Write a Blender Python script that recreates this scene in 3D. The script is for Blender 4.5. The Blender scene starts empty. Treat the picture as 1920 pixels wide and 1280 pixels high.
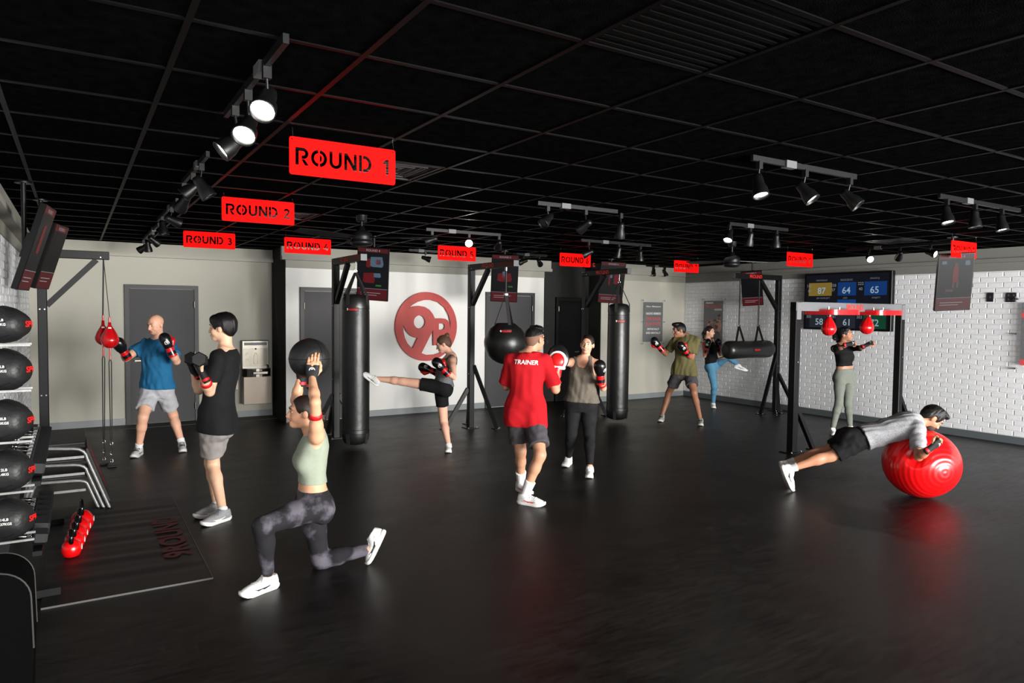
import bpy, bmesh, math, random
import numpy as np
from mathutils import Vector, Matrix
random.seed(7)
SC = bpy.context.scene
COL = SC.collection
# ------------------------------------------------------------------ camera
FPX, YAW, PITCH, ROLL, CAMH = 1313.4, .5583, -.0444, .0103, 1.84
_F = Vector((math.sin(YAW)*math.cos(PITCH), math.cos(YAW)*math.cos(PITCH), math.sin(PITCH)))
_R = Vector((math.cos(YAW), -math.sin(YAW), 0)); _U = _R.cross(_F)
_R, _U = _R*math.cos(ROLL)+_U*math.sin(ROLL), _U*math.cos(ROLL)-_R*math.sin(ROLL)
CAMP = Vector((0, 0, CAMH))
cd = bpy.data.cameras.new('camera'); cam = bpy.data.objects.new('camera', cd); COL.objects.link(cam)
cd.sensor_width = 36; cd.lens = FPX*36/1920; cd.clip_start = .05
cam.matrix_world = Matrix(((_R.x, _U.x, -_F.x, 0), (_R.y, _U.y, -_F.y, 0), (_R.z, _U.z, -_F.z, CAMH), (0, 0, 0, 1)))
SC.camera = cam
def ray(u, v): return _F+_R*((u-960)/FPX)-_U*((v-640)/FPX)
def on(ax, val, u, v):
    d = ray(u, v); return CAMP+d*((val-CAMP[ax])/d[ax])
def onX(x, u, v): return on(0, x, u, v)
def onY(y, u, v): return on(1, y, u, v)
def onZ(z, u, v): return on(2, z, u, v)
def atd(dep, u, v): return CAMP+ray(u, v)*dep
# ------------------------------------------------------------------ world, light, exposure
w = bpy.data.worlds.new('world'); SC.world = w; w.use_nodes = True
w.node_tree.nodes['Background'].inputs[0].default_value = (.75, .86, 1, 1)
w.node_tree.nodes['Background'].inputs[1].default_value = 1.0
SC.view_settings.view_transform = 'Standard'; SC.view_settings.look = 'None'
SC.view_settings.gamma = 1; SC.view_settings.use_curve_mapping = False
SC.view_settings.exposure = 0.66
# the room: X runs along the back wall, Y into the depth, Z up
XL, XR, YF, YB, ZC = -.56, 11.42, -6.5, 12.33, 2.815
# storefront windows in the front wall behind the camera; daylight falls in through each of them
WINDOWS = [(.3, 2.7), (3.1, 5.5), (5.9, 8.3), (8.7, 11.1)]
WIN_Z = (.25, 2.55)
WIN_POWER = [200, 700, 1050, 560]
for (wx0, wx1), pw in zip(WINDOWS, WIN_POWER):
    ld = bpy.data.lights.new('window_daylight', 'AREA'); ld.shape = 'RECTANGLE'
    ld.size = wx1-wx0; ld.size_y = WIN_Z[1]-WIN_Z[0]; ld.energy = pw; ld.color = (1, .985, .96)
    lo = bpy.data.objects.new('window_daylight', ld); COL.objects.link(lo)
    lo.location = ((wx0+wx1)/2, YF-.02, sum(WIN_Z)/2); lo.rotation_euler = (math.radians(90), 0, 0)
# ------------------------------------------------------------------ helpers
def lin(c):
    return tuple((x/255/12.92 if x/255 <= .04045 else ((x/255+.055)/1.055)**2.4) for x in c[:3])+(1,)
MATS = {}
def mat(name, rgb=(128, 128, 128), rough=.6, metal=0, noise=0, nscale=8, bump=0, bscale=60, spec=.5, coat=0, emit=0, sss=0, trans=0, alpha=1, rvar=0, stretch=None, rgb2=None, thr=None):
    if name in MATS: return MATS[name]
    m = bpy.data.materials.new(name); m.use_nodes = True; MATS[name] = m
    nt = m.node_tree; b = nt.nodes['Principled BSDF']; c = lin(rgb)
    b.inputs['Base Color'].default_value = c; b.inputs['Roughness'].default_value = rough
    b.inputs['Metallic'].default_value = metal; b.inputs['Specular IOR Level'].default_value = spec
    if coat: b.inputs['Coat Weight'].default_value = coat; b.inputs['Coat Roughness'].default_value = .15
    if sss:
        b.inputs['Subsurface Weight'].default_value = sss; b.inputs['Subsurface Radius'].default_value = (.9, .35, .2); b.inputs['Subsurface Scale'].default_value = .01
    if trans: b.inputs['Transmission Weight'].default_value = trans
    if emit:
        b.inputs['Emission Color'].default_value = c; b.inputs['Emission Strength'].default_value = emit
    if alpha < 1: b.inputs['Alpha'].default_value = alpha
    if noise or bump or rvar:
        tc = nt.nodes.new('ShaderNodeTexCoord'); src = tc.outputs['Object']
        if stretch:
            mp = nt.nodes.new('ShaderNodeMapping'); mp.inputs['Scale'].default_value = stretch
            nt.links.new(src, mp.inputs['Vector']); src = mp.outputs['Vector']
    if noise or rvar:
        n = nt.nodes.new('ShaderNodeTexNoise'); n.inputs['Scale'].default_value = nscale; n.inputs['Detail'].default_value = 5
        nt.links.new(src, n.inputs['Vector'])
    if noise:
        r = nt.nodes.new('ShaderNodeValToRGB'); e = r.color_ramp.elements
        lo, hi = thr or (.3, .7); e[0].position = lo; e[1].position = hi
        c2 = lin(rgb2) if rgb2 else None
        e[0].color = tuple(x*(1-noise) for x in c[:3])+(1,) if not c2 else c
        e[1].color = tuple(min(1, x*(1+noise)) for x in c[:3])+(1,) if not c2 else c2
        nt.links.new(n.outputs['Fac'], r.inputs['Fac']); nt.links.new(r.outputs['Color'], b.inputs['Base Color'])
    if rvar:
        mr = nt.nodes.new('ShaderNodeMapRange'); mr.inputs['From Min'].default_value = .3; mr.inputs['From Max'].default_value = .7
        mr.inputs['To Min'].default_value = rough-rvar; mr.inputs['To Max'].default_value = rough+rvar
        nt.links.new(n.outputs['Fac'], mr.inputs['Value']); nt.links.new(mr.outputs['Result'], b.inputs['Roughness'])
    if bump:
        n2 = nt.nodes.new('ShaderNodeTexNoise'); n2.inputs['Scale'].default_value = bscale; n2.inputs['Detail'].default_value = 3
        nt.links.new(src, n2.inputs['Vector'])
        bp = nt.nodes.new('ShaderNodeBump'); bp.inputs['Strength'].default_value = bump; bp.inputs['Distance'].default_value = .01
        nt.links.new(n2.outputs['Fac'], bp.inputs['Height']); nt.links.new(bp.outputs['Normal'], b.inputs['Normal'])
    return m
def glow(name, rgb, k=.62):
    if name in MATS: return MATS[name]
    m = mat(name, (6, 6, 7), .4, spec=.12); b = m.node_tree.nodes['Principled BSDF']
    b.inputs['Emission Color'].default_value = lin(rgb); b.inputs['Emission Strength'].default_value = k; return m
ORG = {}
def link(name, me, parent=None, m=None, org=None, smooth=False):
    o = bpy.data.objects.new(name, me); COL.objects.link(o)
    if m is not None and not me.materials: me.materials.append(m)
    if parent is not None: o.parent = parent
    if smooth and me.polygons: me.polygons.foreach_set('use_smooth', [True]*len(me.polygons))
    return o
def props(o, label=None, cat=None, group=None, kind=None):
    if label: o['label'] = label
    if cat: o['category'] = cat
    if group: o['group'] = group
    if kind: o['kind'] = kind
    return o
def thing(name, label, cat, loc, group=None):
    o = bpy.data.objects.new(name, None); COL.objects.link(o); o.empty_display_size = .05
    o.location = loc; ORG[o.name] = Vector(loc); return props(o, label, cat, group)
def frame_from(z, x=None):
    z = Vector(z).normalized(); x = Vector(x) if x is not None else (Vector((0, 0, 1)) if abs(z.z) < .95 else Vector((1, 0, 0)))
    x = (x-z*x.dot(z)).normalized(); return x, z.cross(x), z
class MB:
    def __init__(s): s.v = []; s.f = []; s.sm = []
    def add(s, vs, fs, smooth=False):
        n = len(s.v); s.v += [tuple(p) for p in vs]; s.f += [tuple(i+n for i in f) for f in fs]; s.sm += [smooth]*len(fs); return s
    def box(s, c, size, ax=None, bev=0):
        c = Vector(c); A = ax or (Vector((1, 0, 0)), Vector((0, 1, 0)), Vector((0, 0, 1)))
        h = [x/2 for x in size]
        if bev:
            b = min(bev, min(h)*.9); vs = []; fs = []
            idx = {}
            for sx in (-1, 1):
                for sy in (-1, 1):
                    for sz in (-1, 1):
                        for k in range(3):
                            d = [h[0]-b, h[1]-b, h[2]-b]; d[k] = h[k]
                            idx[(sx, sy, sz, k)] = len(vs); vs.append(c+A[0]*sx*d[0]+A[1]*sy*d[1]+A[2]*sz*d[2])
            S = (-1, 1)
            for k in range(3):
                a, bb = [i for i in range(3) if i != k]
                for sk in S:
                    q = []
                    for sa, sb in ((-1, -1), (1, -1), (1, 1), (-1, 1)):
                        t = [0, 0, 0]; t[k] = sk; t[a] = sa; t[bb] = sb; q.append(idx[(t[0], t[1], t[2], k)])
                    fs.append(q if (sk > 0) == (k != 1) else q[::-1])
            for k in range(3):
                a, bb = [i for i in range(3) if i != k]
                for sa in S:
                    for sb in S:
                        q = []
                        for sk, fk in ((-1, a), (1, a), (1, bb), (-1, bb)):
                            t = [0, 0, 0]; t[k] = sk; t[a] = sa; t[bb] = sb; q.append(idx[(t[0], t[1], t[2], fk)])
                        fs.append(q)
            for sx in S:
                for sy in S:
                    for sz in S: fs.append([idx[(sx, sy, sz, 0)], idx[(sx, sy, sz, 1)], idx[(sx, sy, sz, 2)]])
            return s.add(vs, fs)
        vs = [c+A[0]*h[0]*i+A[1]*h[1]*j+A[2]*h[2]*k for i in (-1, 1) for j in (-1, 1) for k in (-1, 1)]
        return s.add(vs, [(0, 1, 3, 2), (4, 6, 7, 5), (0, 4, 5, 1), (2, 3, 7, 6), (0, 2, 6, 4), (1, 5, 7, 3)])
    def bar(s, a, b, wx, wy, xdir=None, bev=0):
        a, b = Vector(a), Vector(b); x, y, z = frame_from(b-a, xdir)
        return s.box((a+b)/2, (wx, wy, (b-a).length), (x, y, z), bev)
    def tube(s, pts, r, n=10, caps=True, closed=False):
        pts = [Vector(p) for p in pts]; m = len(pts); rs = r if isinstance(r, (list, tuple)) else [r]*m
        vs = []; px = None
        for i, p in enumerate(pts):
            if closed: t = pts[(i+1) % m]-pts[i-1]
            else: t = pts[min(i+1, m-1)]-pts[max(i-1, 0)]
            x, y, z = frame_from(t, px); px = x
            vs += [p+(x*math.cos(2*math.pi*k/n)+y*math.sin(2*math.pi*k/n))*rs[i] for k in range(n)]
        fs = []
        for i in range(m if closed else m-1):
            j = (i+1) % m
            fs += [(i*n+k, i*n+(k+1) % n, j*n+(k+1) % n, j*n+k) for k in range(n)]
        s.add(vs, fs, True)
        if caps and not closed:
            s.add(vs[:n], [tuple(range(n))[::-1]]); s.add(vs[-n:], [tuple(range(n))])
        return s
    def cyl(s, a, b, r, n=16, r2=None): return s.tube([a, b], [r, r if r2 is None else r2], n)
    def lathe(s, org, axis, prof, n=24, xdir=None, smooth=True, closed_ends=True):
        org = Vector(org); x, y, z = frame_from(axis, xdir); vs = []
        for (r, h) in prof: vs += [org+z*h+(x*math.cos(2*math.pi*k/n)+y*math.sin(2*math.pi*k/n))*r for k in range(n)]
        fs = []
        for i in range(len(prof)-1): fs += [(i*n+k, i*n+(k+1) % n, (i+1)*n+(k+1) % n, (i+1)*n+k) for k in range(n)]
        if closed_ends: fs += [tuple(range(n))[::-1], tuple(range((len(prof)-1)*n, len(prof)*n))]
        return s.add(vs, fs, smooth)
    def prism(s, poly, org, ax, ay, depth):
        ax, ay = Vector(ax), Vector(ay); org = Vector(org); nz = ax.cross(ay).normalized(); n = len(poly)
        a = [org+ax*p[0]+ay*p[1] for p in poly]; b = [p+nz*depth for p in a]
        return s.add(a+b, [tuple(range(n))[::-1], tuple(range(n, 2*n))]+[(i, (i+1) % n, n+(i+1) % n, n+i) for i in range(n)])
    def ball(s, c, r, n=16, m=10, ax=None):
        c = Vector(c); r = (r, r, r) if not isinstance(r, (tuple, list)) else r
        A = ax or (Vector((1, 0, 0)), Vector((0, 1, 0)), Vector((0, 0, 1))); vs = [c+A[2]*r[2]]; fs = []
        for i in range(1, m):
            th = math.pi*i/m
            vs += [c+A[0]*r[0]*math.sin(th)*math.cos(2*math.pi*k/n)+A[1]*r[1]*math.sin(th)*math.sin(2*math.pi*k/n)+A[2]*r[2]*math.cos(th) for k in range(n)]
        vs.append(c-A[2]*r[2]); L = len(vs)-1
        fs += [(0, 1+k, 1+(k+1) % n) for k in range(n)]
        for i in range(m-2): fs += [(1+i*n+k, 1+(i+1)*n+k, 1+(i+1)*n+(k+1) % n, 1+i*n+(k+1) % n) for k in range(n)]
        fs += [(L, 1+(m-2)*n+(k+1) % n, 1+(m-2)*n+k) for k in range(n)]
        return s.add(vs, fs, True)
    def mesh(s, name, org=(0, 0, 0)):
        me = bpy.data.meshes.new(name); o = Vector(org)
        me.from_pydata([tuple(Vector(p)-o) for p in s.v], [], s.f)
        me.polygons.foreach_set('use_smooth', s.sm); 
        bm = bmesh.new(); bm.from_mesh(me); bmesh.ops.recalc_face_normals(bm, faces=bm.faces); bm.to_mesh(me); bm.free()
        me.update(); return me
    def build(s, name, m, parent=None, loc=None):
        """part of parent, or, with loc, a thing of one mesh standing at loc"""
        org = ORG[parent.name] if parent is not None else Vector(loc or (0, 0, 0))
        me = s.mesh(name, org); o = link(name, me, parent, m); ORG[o.name] = org
        if parent is None: o.location = org
        return o
def copy_tree(o, parent=None):
    c = o.copy(); COL.objects.link(c)
    if parent is not None: c.parent = parent
    for ch in list(o.children): copy_tree(ch, c)
    ORG[c.name] = ORG.get(o.name, Vector()); return c
_TX = {}
def text_verts(txt, bold=.0, italic=0, spacing=1.0):
    k = (txt, bold, italic, spacing)
    if k not in _TX:
        cu = bpy.data.curves.new('lettering', 'FONT'); cu.body = txt; cu.size = 1; cu.align_x = 'CENTER'; cu.align_y = 'CENTER'
        cu.offset = bold; cu.shear = italic; cu.resolution_u = 3; cu.space_character = spacing
        ob = bpy.data.objects.new('lettering', cu); me = bpy.data.meshes.new_from_object(ob)
        vs = np.array([v.co[:] for v in me.vertices]); fs = [tuple(p.vertices) for p in me.polygons]
        vs[:, :2] -= (vs[:, :2].max(0)+vs[:, :2].min(0))/2
        bpy.data.objects.remove(ob); bpy.data.curves.remove(cu); bpy.data.meshes.remove(me); _TX[k] = (vs, fs)
    return _TX[k]
def text(txt, c, right, up, wid=None, hei=None, m=None, parent=None, name='lettering', bold=.0, italic=0, off=.002, mb=None, spacing=1.0, bend=None):
    vs, fs = text_verts(txt, bold, italic, spacing); right = Vector(right).normalized(); up = Vector(up).normalized(); n = right.cross(up)
    W, Hh = vs[:, 0].ptp() if hasattr(vs, 'ptp') else np.ptp(vs[:, 0]), np.ptp(vs[:, 1])
    sy = hei/Hh if hei else wid/W; sx = wid/W if wid else sy
    c = Vector(c)
    if bend: pts = [bend(x*sx, y*sy) for x, y, _ in vs]
    else: pts = [c+right*(x*sx)+up*(y*sy)+n*off for x, y, _ in vs]
    own = mb is None; mb = mb or MB(); mb.add(pts, fs)
    return mb.build(name, m, parent) if own else mb
# ================================================================== the room
X3, Y3, ZV = Vector((1, 0, 0)), Vector((0, 1, 0)), Vector((0, 0, 1))
m_wall = mat('putty_paint', (176, 173, 161), .75, bump=.05, bscale=120)
m_white = mat('white_paint', (219, 218, 213), .65, bump=.05, bscale=120)
m_char = mat('charcoal_paint_and_jog_shade', (46, 46, 44), .8, spec=.2)  # dark paint of the alcove; on the wall jog it stands for shade
m_band = mat('grey_band_paint', (150, 148, 138), .7)
m_base = mat('grey_vinyl_base', (128, 133, 134), .45)
m_based = mat('slate_vinyl_base', (84, 90, 93), .45)
m_brick = mat('white_brick_paint', (226, 227, 229), .6, noise=.03, nscale=3, bump=.25, bscale=40)
m_mortar = mat('white_mortar', (214, 215, 217), .7)
m_tile = mat('black_ceiling_tile', (10, 10, 10), .9, noise=.4, nscale=14, bump=.4, bscale=160, spec=0)
m_tbar = mat('black_ceiling_grid', (6, 6, 6), .45, spec=.06)
m_blk = mat('black_metal', (11, 11, 12), .4, spec=.35)
m_chrome = mat('chrome', (205, 205, 205), .18, 1)
m_red = mat('red_sign_acrylic', (248, 6, 3), .7, spec=.06)
def floor_material():
    m = bpy.data.materials.new('black_rubber_floor'); m.use_nodes = True; nt = m.node_tree; b = nt.nodes['Principled BSDF']
    tc = nt.nodes.new('ShaderNodeTexCoord')
    def nz(sc, det, st=(1, 1, 1)):
        mp = nt.nodes.new('ShaderNodeMapping'); mp.inputs['Scale'].default_value = st; nt.links.new(tc.outputs['Object'], mp.inputs['Vector'])
        n = nt.nodes.new('ShaderNodeTexNoise'); n.inputs['Scale'].default_value = sc; n.inputs['Detail'].default_value = det; n.inputs['Roughness'].default_value = .7
        nt.links.new(mp.outputs['Vector'], n.inputs['Vector']); return n
    a = nz(1.3, 9, (1, 1.8, 1)); s = nz(9, 8, (.5, 3, 1))
    mx = nt.nodes.new('ShaderNodeMath'); mx.operation = 'MULTIPLY'; nt.links.new(a.outputs['Fac'], mx.inputs[0]); nt.links.new(s.outputs['Fac'], mx.inputs[1])
    r = nt.nodes.new('ShaderNodeValToRGB'); r.color_ramp.elements[0].position = .17; r.color_ramp.elements[1].position = .36
    r.color_ramp.elements[0].color = lin((3, 3, 3)); r.color_ramp.elements[1].color = lin((36, 34, 32))
    nt.links.new(mx.outputs[0], r.inputs['Fac']); nt.links.new(r.outputs['Color'], b.inputs['Base Color'])
    mr = nt.nodes.new('ShaderNodeMapRange'); mr.inputs['From Min'].default_value = .15; mr.inputs['From Max'].default_value = .45
    mr.inputs['To Min'].default_value = .36; mr.inputs['To Max'].default_value = .52
    nt.links.new(mx.outputs[0], mr.inputs['Value']); nt.links.new(mr.outputs['Result'], b.inputs['Roughness'])
    for st, th in (((14, .7, 1), .63), ((.8, 17, 1), .64), ((5, 5, 1), .68)):
        q = nz(2.2, 6, st); rr = nt.nodes.new('ShaderNodeValToRGB'); rr.color_ramp.elements[0].position = th; rr.color_ramp.elements[1].position = th+.12
        rr.color_ramp.elements[1].color = (.35, .35, .35, 1); nt.links.new(q.outputs['Fac'], rr.inputs['Fac'])
        mixn = nt.nodes.new('ShaderNodeMix'); mixn.data_type = 'RGBA'; nt.links.new(rr.outputs['Color'], mixn.inputs[0]); mixn.inputs[7].default_value = lin((74, 71, 68))
        src = b.inputs['Base Color'].links[0].from_socket; nt.links.new(src, mixn.inputs[6]); nt.links.new(mixn.outputs[2], b.inputs['Base Color'])
    g = nz(240, 2); bp = nt.nodes.new('ShaderNodeBump'); bp.inputs['Strength'].default_value = .12; bp.inputs['Distance'].default_value = .004
    nt.links.new(g.outputs['Fac'], bp.inputs['Height']); nt.links.new(bp.outputs['Normal'], b.inputs['Normal'])
    b.inputs['Specular IOR Level'].default_value = .22
    return m
def struct(name, mb, m, parent=None):
    o = mb.build(name, m, parent)
    if parent is None: o['kind'] = 'structure'
    return o
def slab(x0, x1, y0, y1, z0, z1, mb=None):
    return (mb or MB()).box(((x0+x1)/2, (y0+y1)/2, (z0+z1)/2), (x1-x0, y1-y0, z1-z0))
YW2, YW3, YAL = 11.40, 11.10, 11.62          # white wall, right part of the back wall, back of the dark alcove
XJ, XA0, XA1 = 2.86, 7.85, 9.04
fl = struct('floor', slab(XL-.2, XR+.2, YF-.2, YB+.2, -.12, 0), floor_material())
struct('ceiling_slab', slab(XL-.2, XR+.2, YF-.2, YB+.2, ZC+.06, ZC+.2), m_blk)['kind'] = 'structure'
# walls
wl = struct('wall_left', slab(XL-.2, XL, YF, YB+.2, 0, ZC+.06), m_mortar)
struct('wall_back_left', slab(XL, XJ, YB, YB+.2, 0, ZC+.06), m_wall)
struct('wall_jog', slab(XJ, XJ+.012, YW2+.012, YB, 0, ZC+.06), m_char)  # same wall colour in shade; the shade is put into the dark colour
struct('wall_back_middle', slab(XJ, XA0, YW2, YB+.2, 0, ZC+.06), m_white)
struct('wall_alcove', slab(XA0, XA1+.02, YAL, YB+.2, 0, ZC+.06), m_char)
struct('wall_alcove_side', slab(XA1, XA1+.014, YW3, YAL, 0, ZC+.06), m_char)
struct('wall_back_right', slab(XA1+.014, XR, YW3, YB+.2, 0, ZC+.06), m_wall)
wr = struct('wall_right', slab(XR, XR+.2, YF, YB+.2, 0, ZC+.06), m_mortar)
fw = MB(); xs = [XL]+[q for a in WINDOWS for q in a]+[XR]
for i in range(0, len(xs), 2): slab(xs[i], xs[i+1], YF-.2, YF, 0, ZC+.06, fw)
for a, b in WINDOWS: slab(a, b, YF-.2, YF, 0, WIN_Z[0], fw); slab(a, b, YF-.2, YF, WIN_Z[1], ZC+.06, fw)
struct('wall_front', fw, m_wall)
for i, (a, b) in enumerate(WINDOWS):
    t = MB(); z0, z1 = WIN_Z
    slab(a, b, YF-.12, YF-.06, z0, z0+.05, t); slab(a, b, YF-.12, YF-.06, z1-.05, z1, t); slab(a, a+.05, YF-.12, YF-.06, z0, z1, t); slab(b-.05, b, YF-.12, YF-.06, z0, z1, t)
    wn = struct('window_%d' % (i+1), t, m_blk); slab(a+.05, b-.05, YF-.095, YF-.085, z0+.05, z1-.05).build('pane', mat('window_glass', (240, 245, 245), .02, trans=1), wn)
# bricks: nearest in view are single pieces, the rest one joined part
def brick_mesh(dx, ly, lz):
    mb = MB(); c = .006; xs_ = dx
    o = [(-ly/2, -lz/2), (ly/2, -lz/2), (ly/2, lz/2), (-ly/2, lz/2)]; i = [(-ly/2+c, -lz/2+c), (ly/2-c, -lz/2+c), (ly/2-c, lz/2-c), (-ly/2+c, lz/2-c)]
    v = [(0, p[0], p[1]) for p in o]+[(xs_, p[0], p[1]) for p in i]
    mb.add(v, [(4, 5, 6, 7)]+[(k, (k+1) % 4, 4+(k+1) % 4, 4+k) for k in range(4)]); return mb
BP, BH = .205, .0765
def bricks(parent, xw, dx, y0, y1, single, ymid):
    cells = []; row = 0; z = .105
    while z+BH < 2.482:
        y = y0+(BP/2 if row % 2 else 0)
        while y < y1:
            a, b = max(y, y0), min(y+BP, y1)
            if b-a > .05: cells.append(((a+b)/2, z+BH/2, b-a-.011))
            y += BP
        z += BH; row += 1
    full = [c for c in cells if abs(c[2]-(BP-.011)) < 1e-6]
    full.sort(key=lambda c: abs(c[0]-ymid)); pick = set(full[:single]); rest = MB()
    me = brick_mesh(dx, BP-.011, BH-.011).mesh('brick'); me.materials.append(m_brick)
    for c in cells:
        p = (xw+random.uniform(-.0015, .0015), c[0], c[1])
        if c in pick:
            o = link('brick', me, parent); o.location = p
        else:
            q = brick_mesh(dx, c[2], BH-.011); rest.add([(p[0]+v[0], p[1]+v[1], p[2]+v[2]) for v in q.v], q.f)
    props(rest.build('brickwork', m_brick, parent), kind='stuff')
bricks(wr, XR, -.009, 2.2, YW3, 300, 5.4)
bricks(wl, XL, .009, 4.0, YB, 0, 6)
# soffit trim, grey bands, baseboards
def run(nm, p0, p1, nrm, z0, z1, dep, m):
    p0, p1, nrm = Vector(p0), Vector(p1), Vector(nrm); mb = MB()
    d = (p1-p0); mid = (p0+p1)/2+nrm*dep/2; mb.box((mid.x, mid.y, (z0+z1)/2), (d.length, dep, z1-z0), (d.normalized(), nrm, ZV)); return struct(nm, mb, m)
SEG = [('left', (XL, YB, 0), (XL, YF, 0), (1, 0, 0)), ('back_left', (XL, YB, 0), (XJ, YB, 0), (0, -1, 0)), ('back_middle', (XJ-.08, YW2, 0), (XA0+.12, YW2, 0), (0, -1, 0)),
       ('back_right', (XA1, YW3, 0), (XR, YW3, 0), (0, -1, 0)), ('right', (XR, YW3, 0), (XR, YF, 0), (-1, 0, 0))]
n = 1
for nm, a, b, nr in SEG:
    mm = m_band if nm != 'right' else mat('taupe_trim', (118, 118, 112), .7)
    run('trim_%d' % n, a, b, nr, 2.66, ZC, .07, m_wall if nm == 'back_left' else mm); n += 1
    run('trim_%d' % n, a, b, nr, 2.605, 2.66, .11, m_wall if nm == 'back_left' else mm); n += 1
    if nm != 'back_left':
        a2 = Vector(a); b2 = Vector(b)
        if nm == 'back_middle': a2.x, b2.x = XJ, XA0
        run('trim_%d' % n, a2, b2, nr, 2.482, 2.605, .012, mm); n += 1
def base(nm, p0, p1, nrm, m=m_base): run('baseboard_'+nm, p0, p1, nrm, 0, .105, .014, m)
base('left', (XL, YB, 0), (XL, YF, 0), X3, m_based)
base('back_left', (XL, YB, 0), (.655, YB, 0), -Y3); base('back_door', (1.70, YB, 0), (XJ, YB, 0), -Y3)
base('back_middle', (XJ, YW2, 0), (3.08, YW2, 0), -Y3); base('logo_wall', (4.08, YW2, 0), (6.52, YW2, 0), -Y3); base('corner', (7.61, YW2, 0), (XA0, YW2, 0), -Y3)
base('back_right', (XA1, YW3, 0), (XR, YW3, 0), -Y3); base('right', (XR, YW3, 0), (XR, YF, 0), -X3, m_based)
struct('floor_rubber_edge', slab(XL+.02, XJ-.01, 11.92, YB-.015, 0, .004), mat('charcoal_threshold', (52, 51, 49), .6))
# doors
m_door = mat('grey_door_paint', (68, 67, 68), .6, spec=.25, noise=.06, nscale=2)
m_dfr = mat('dark_grey_door_frame', (56, 56, 56), .5, spec=.35)
m_steel = mat('brushed_steel', (118, 115, 108), .35, 1, noise=.08, nscale=4, stretch=(1, 1, 30))
def door(n, x0, x1, y, h=2.18, hinge=1, md=m_door, mf=m_dfr, knob='lever'):
    t = bpy.data.objects.new('door_%d' % n, None); COL.objects.link(t); t.location = (x0, y, 0); ORG[t.name] = Vector((x0, y, 0)); t['kind'] = 'structure'
    fr = MB(); w_ = .06
    slab(x0, x0+w_, y-.045, y, 0, h, fr); slab(x1-w_, x1, y-.045, y, 0, h, fr); slab(x0+w_, x1-w_, y-.045, y, h-w_, h, fr)
    slab(x0+w_, x0+w_+.018, y-.02, y, 0, h-w_, fr); slab(x1-w_-.018, x1-w_, y-.02, y, 0, h-w_, fr); fr.build('door_frame', mf, t)
    slab(x0+w_+.004, x1-w_-.004, y-.022, y-.001, .008, h-w_-.004).build('door_leaf', md, t)
    xh = x1-w_ if hinge > 0 else x0+w_
    for z in (.25, 1.08, 1.88): MB().cyl((xh, y-.05, z-.05), (xh, y-.05, z+.05), .011, 8).build('hinge', m_steel, t)
    xk = x0+w_+.075 if hinge > 0 else x1-w_-.075
    k = MB(); k.cyl((xk, y-.022, 1.0), (xk, y-.032, 1.0), .032, 16); k.build('knob_plate', m_steel if knob != 'lever' else m_blk, t)
    k = MB(); k.cyl((xk, y-.03, 1.0), (xk, y-.075, 1.0), .011, 8); k.bar((xk-.01*hinge, y-.07, 1.0), (xk+.11*hinge, y-.07, 1.0), .018, .014); k.build('door_handle', m_steel, t)
    return t
door(1, .655, 1.70, YB); door(2, 3.08, 4.08, YW2, hinge=-1); door(3, 6.52, 7.61, YW2)
m_bd = mat('black_door', (7, 7, 8), .6, spec=.1)
d4 = door(4, 8.28, 8.98, YAL, 2.12, -1, m_bd, mat('black_door_frame', (16, 16, 16), .6, spec=.15))
# ceiling: T-bar grid and tiles
CX, CY, CX0, CY0 = .620, .583, .964, 2.651
ce = bpy.data.objects.new('ceiling', None); COL.objects.link(ce); ce.location = (0, 0, ZC); ORG[ce.name] = Vector((0, 0, ZC)); ce['kind'] = 'structure'
i0, i1 = math.ceil((XL-CX0)/CX), math.floor((XR-CX0)/CX); j0, j1 = math.ceil((YF-CY0)/CY), math.floor((YB-CY0)/CY)
for i in range(i0, i1+1): slab(CX0+i*CX-.012, CX0+i*CX+.012, YF, YB, ZC, ZC+.02).build('grid_runner', m_tbar, ce)
for j in range(j0, j1+1): slab(XL, XR, CY0+j*CY-.012, CY0+j*CY+.012, ZC+.001, ZC+.02).build('grid_cross_tee', m_tbar, ce)
def cell_at(u, v):
    p = onZ(ZC, u, v); return math.floor((p.x-CX0)/CX), math.floor((p.y-CY0)/CY)
VENTS = [cell_at(782, 325), cell_at(578, 411), cell_at(1695, 447)]; GRILLE = (1, -2)
tm = MB(); h = .010
tm.add([(-CX/2+.013, -CY/2+.013, 0), (CX/2-.013, -CY/2+.013, 0), (CX/2-.013, CY/2-.013, 0), (-CX/2+.013, CY/2-.013, 0)]+[(-CX/2+.004, -CY/2+.004, h), (CX/2-.004, -CY/2+.004, h), (CX/2-.004, CY/2-.004, h), (-CX/2+.004, CY/2-.004, h)],
       [(0, 1, 2, 3), (4, 7, 6, 5)]+[(k, (k+1) % 4, 4+(k+1) % 4, 4+k) for k in range(4)])
tme = tm.mesh('ceiling_tile'); tme.materials.append(m_tile)
cells = [(i, j) for i in range(i0-1, i1+1) for j in range(j0-1, j1+1) if (i, j) not in VENTS and (i, j) != GRILLE]
def ctr(c): return Vector((CX0+(c[0]+.5)*CX, CY0+(c[1]+.5)*CY, ZC+.006))
def vis(c):
    d = ctr(c)-CAMP; z = d.dot(_F)
    return z > .5 and abs(d.dot(_R)/z) < .78 and d.dot(_U)/z < .53
cells.sort(key=lambda c: (not vis(c), (ctr(c)-CAMP).length)); rest = MB()
for k, c in enumerate(cells):
    p = ctr(c)
    if k < 290:
        o = link('ceiling_tile', tme, ce); o.location = p-ORG[ce.name]
    else: rest.add([tuple(Vector(v)+p) for v in tm.v], tm.f)
props(rest.build('ceiling_tiles', m_tile, ce), kind='stuff')
m_vent = mat('dark_vent_metal', (34, 33, 32), .5, spec=.3)
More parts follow.
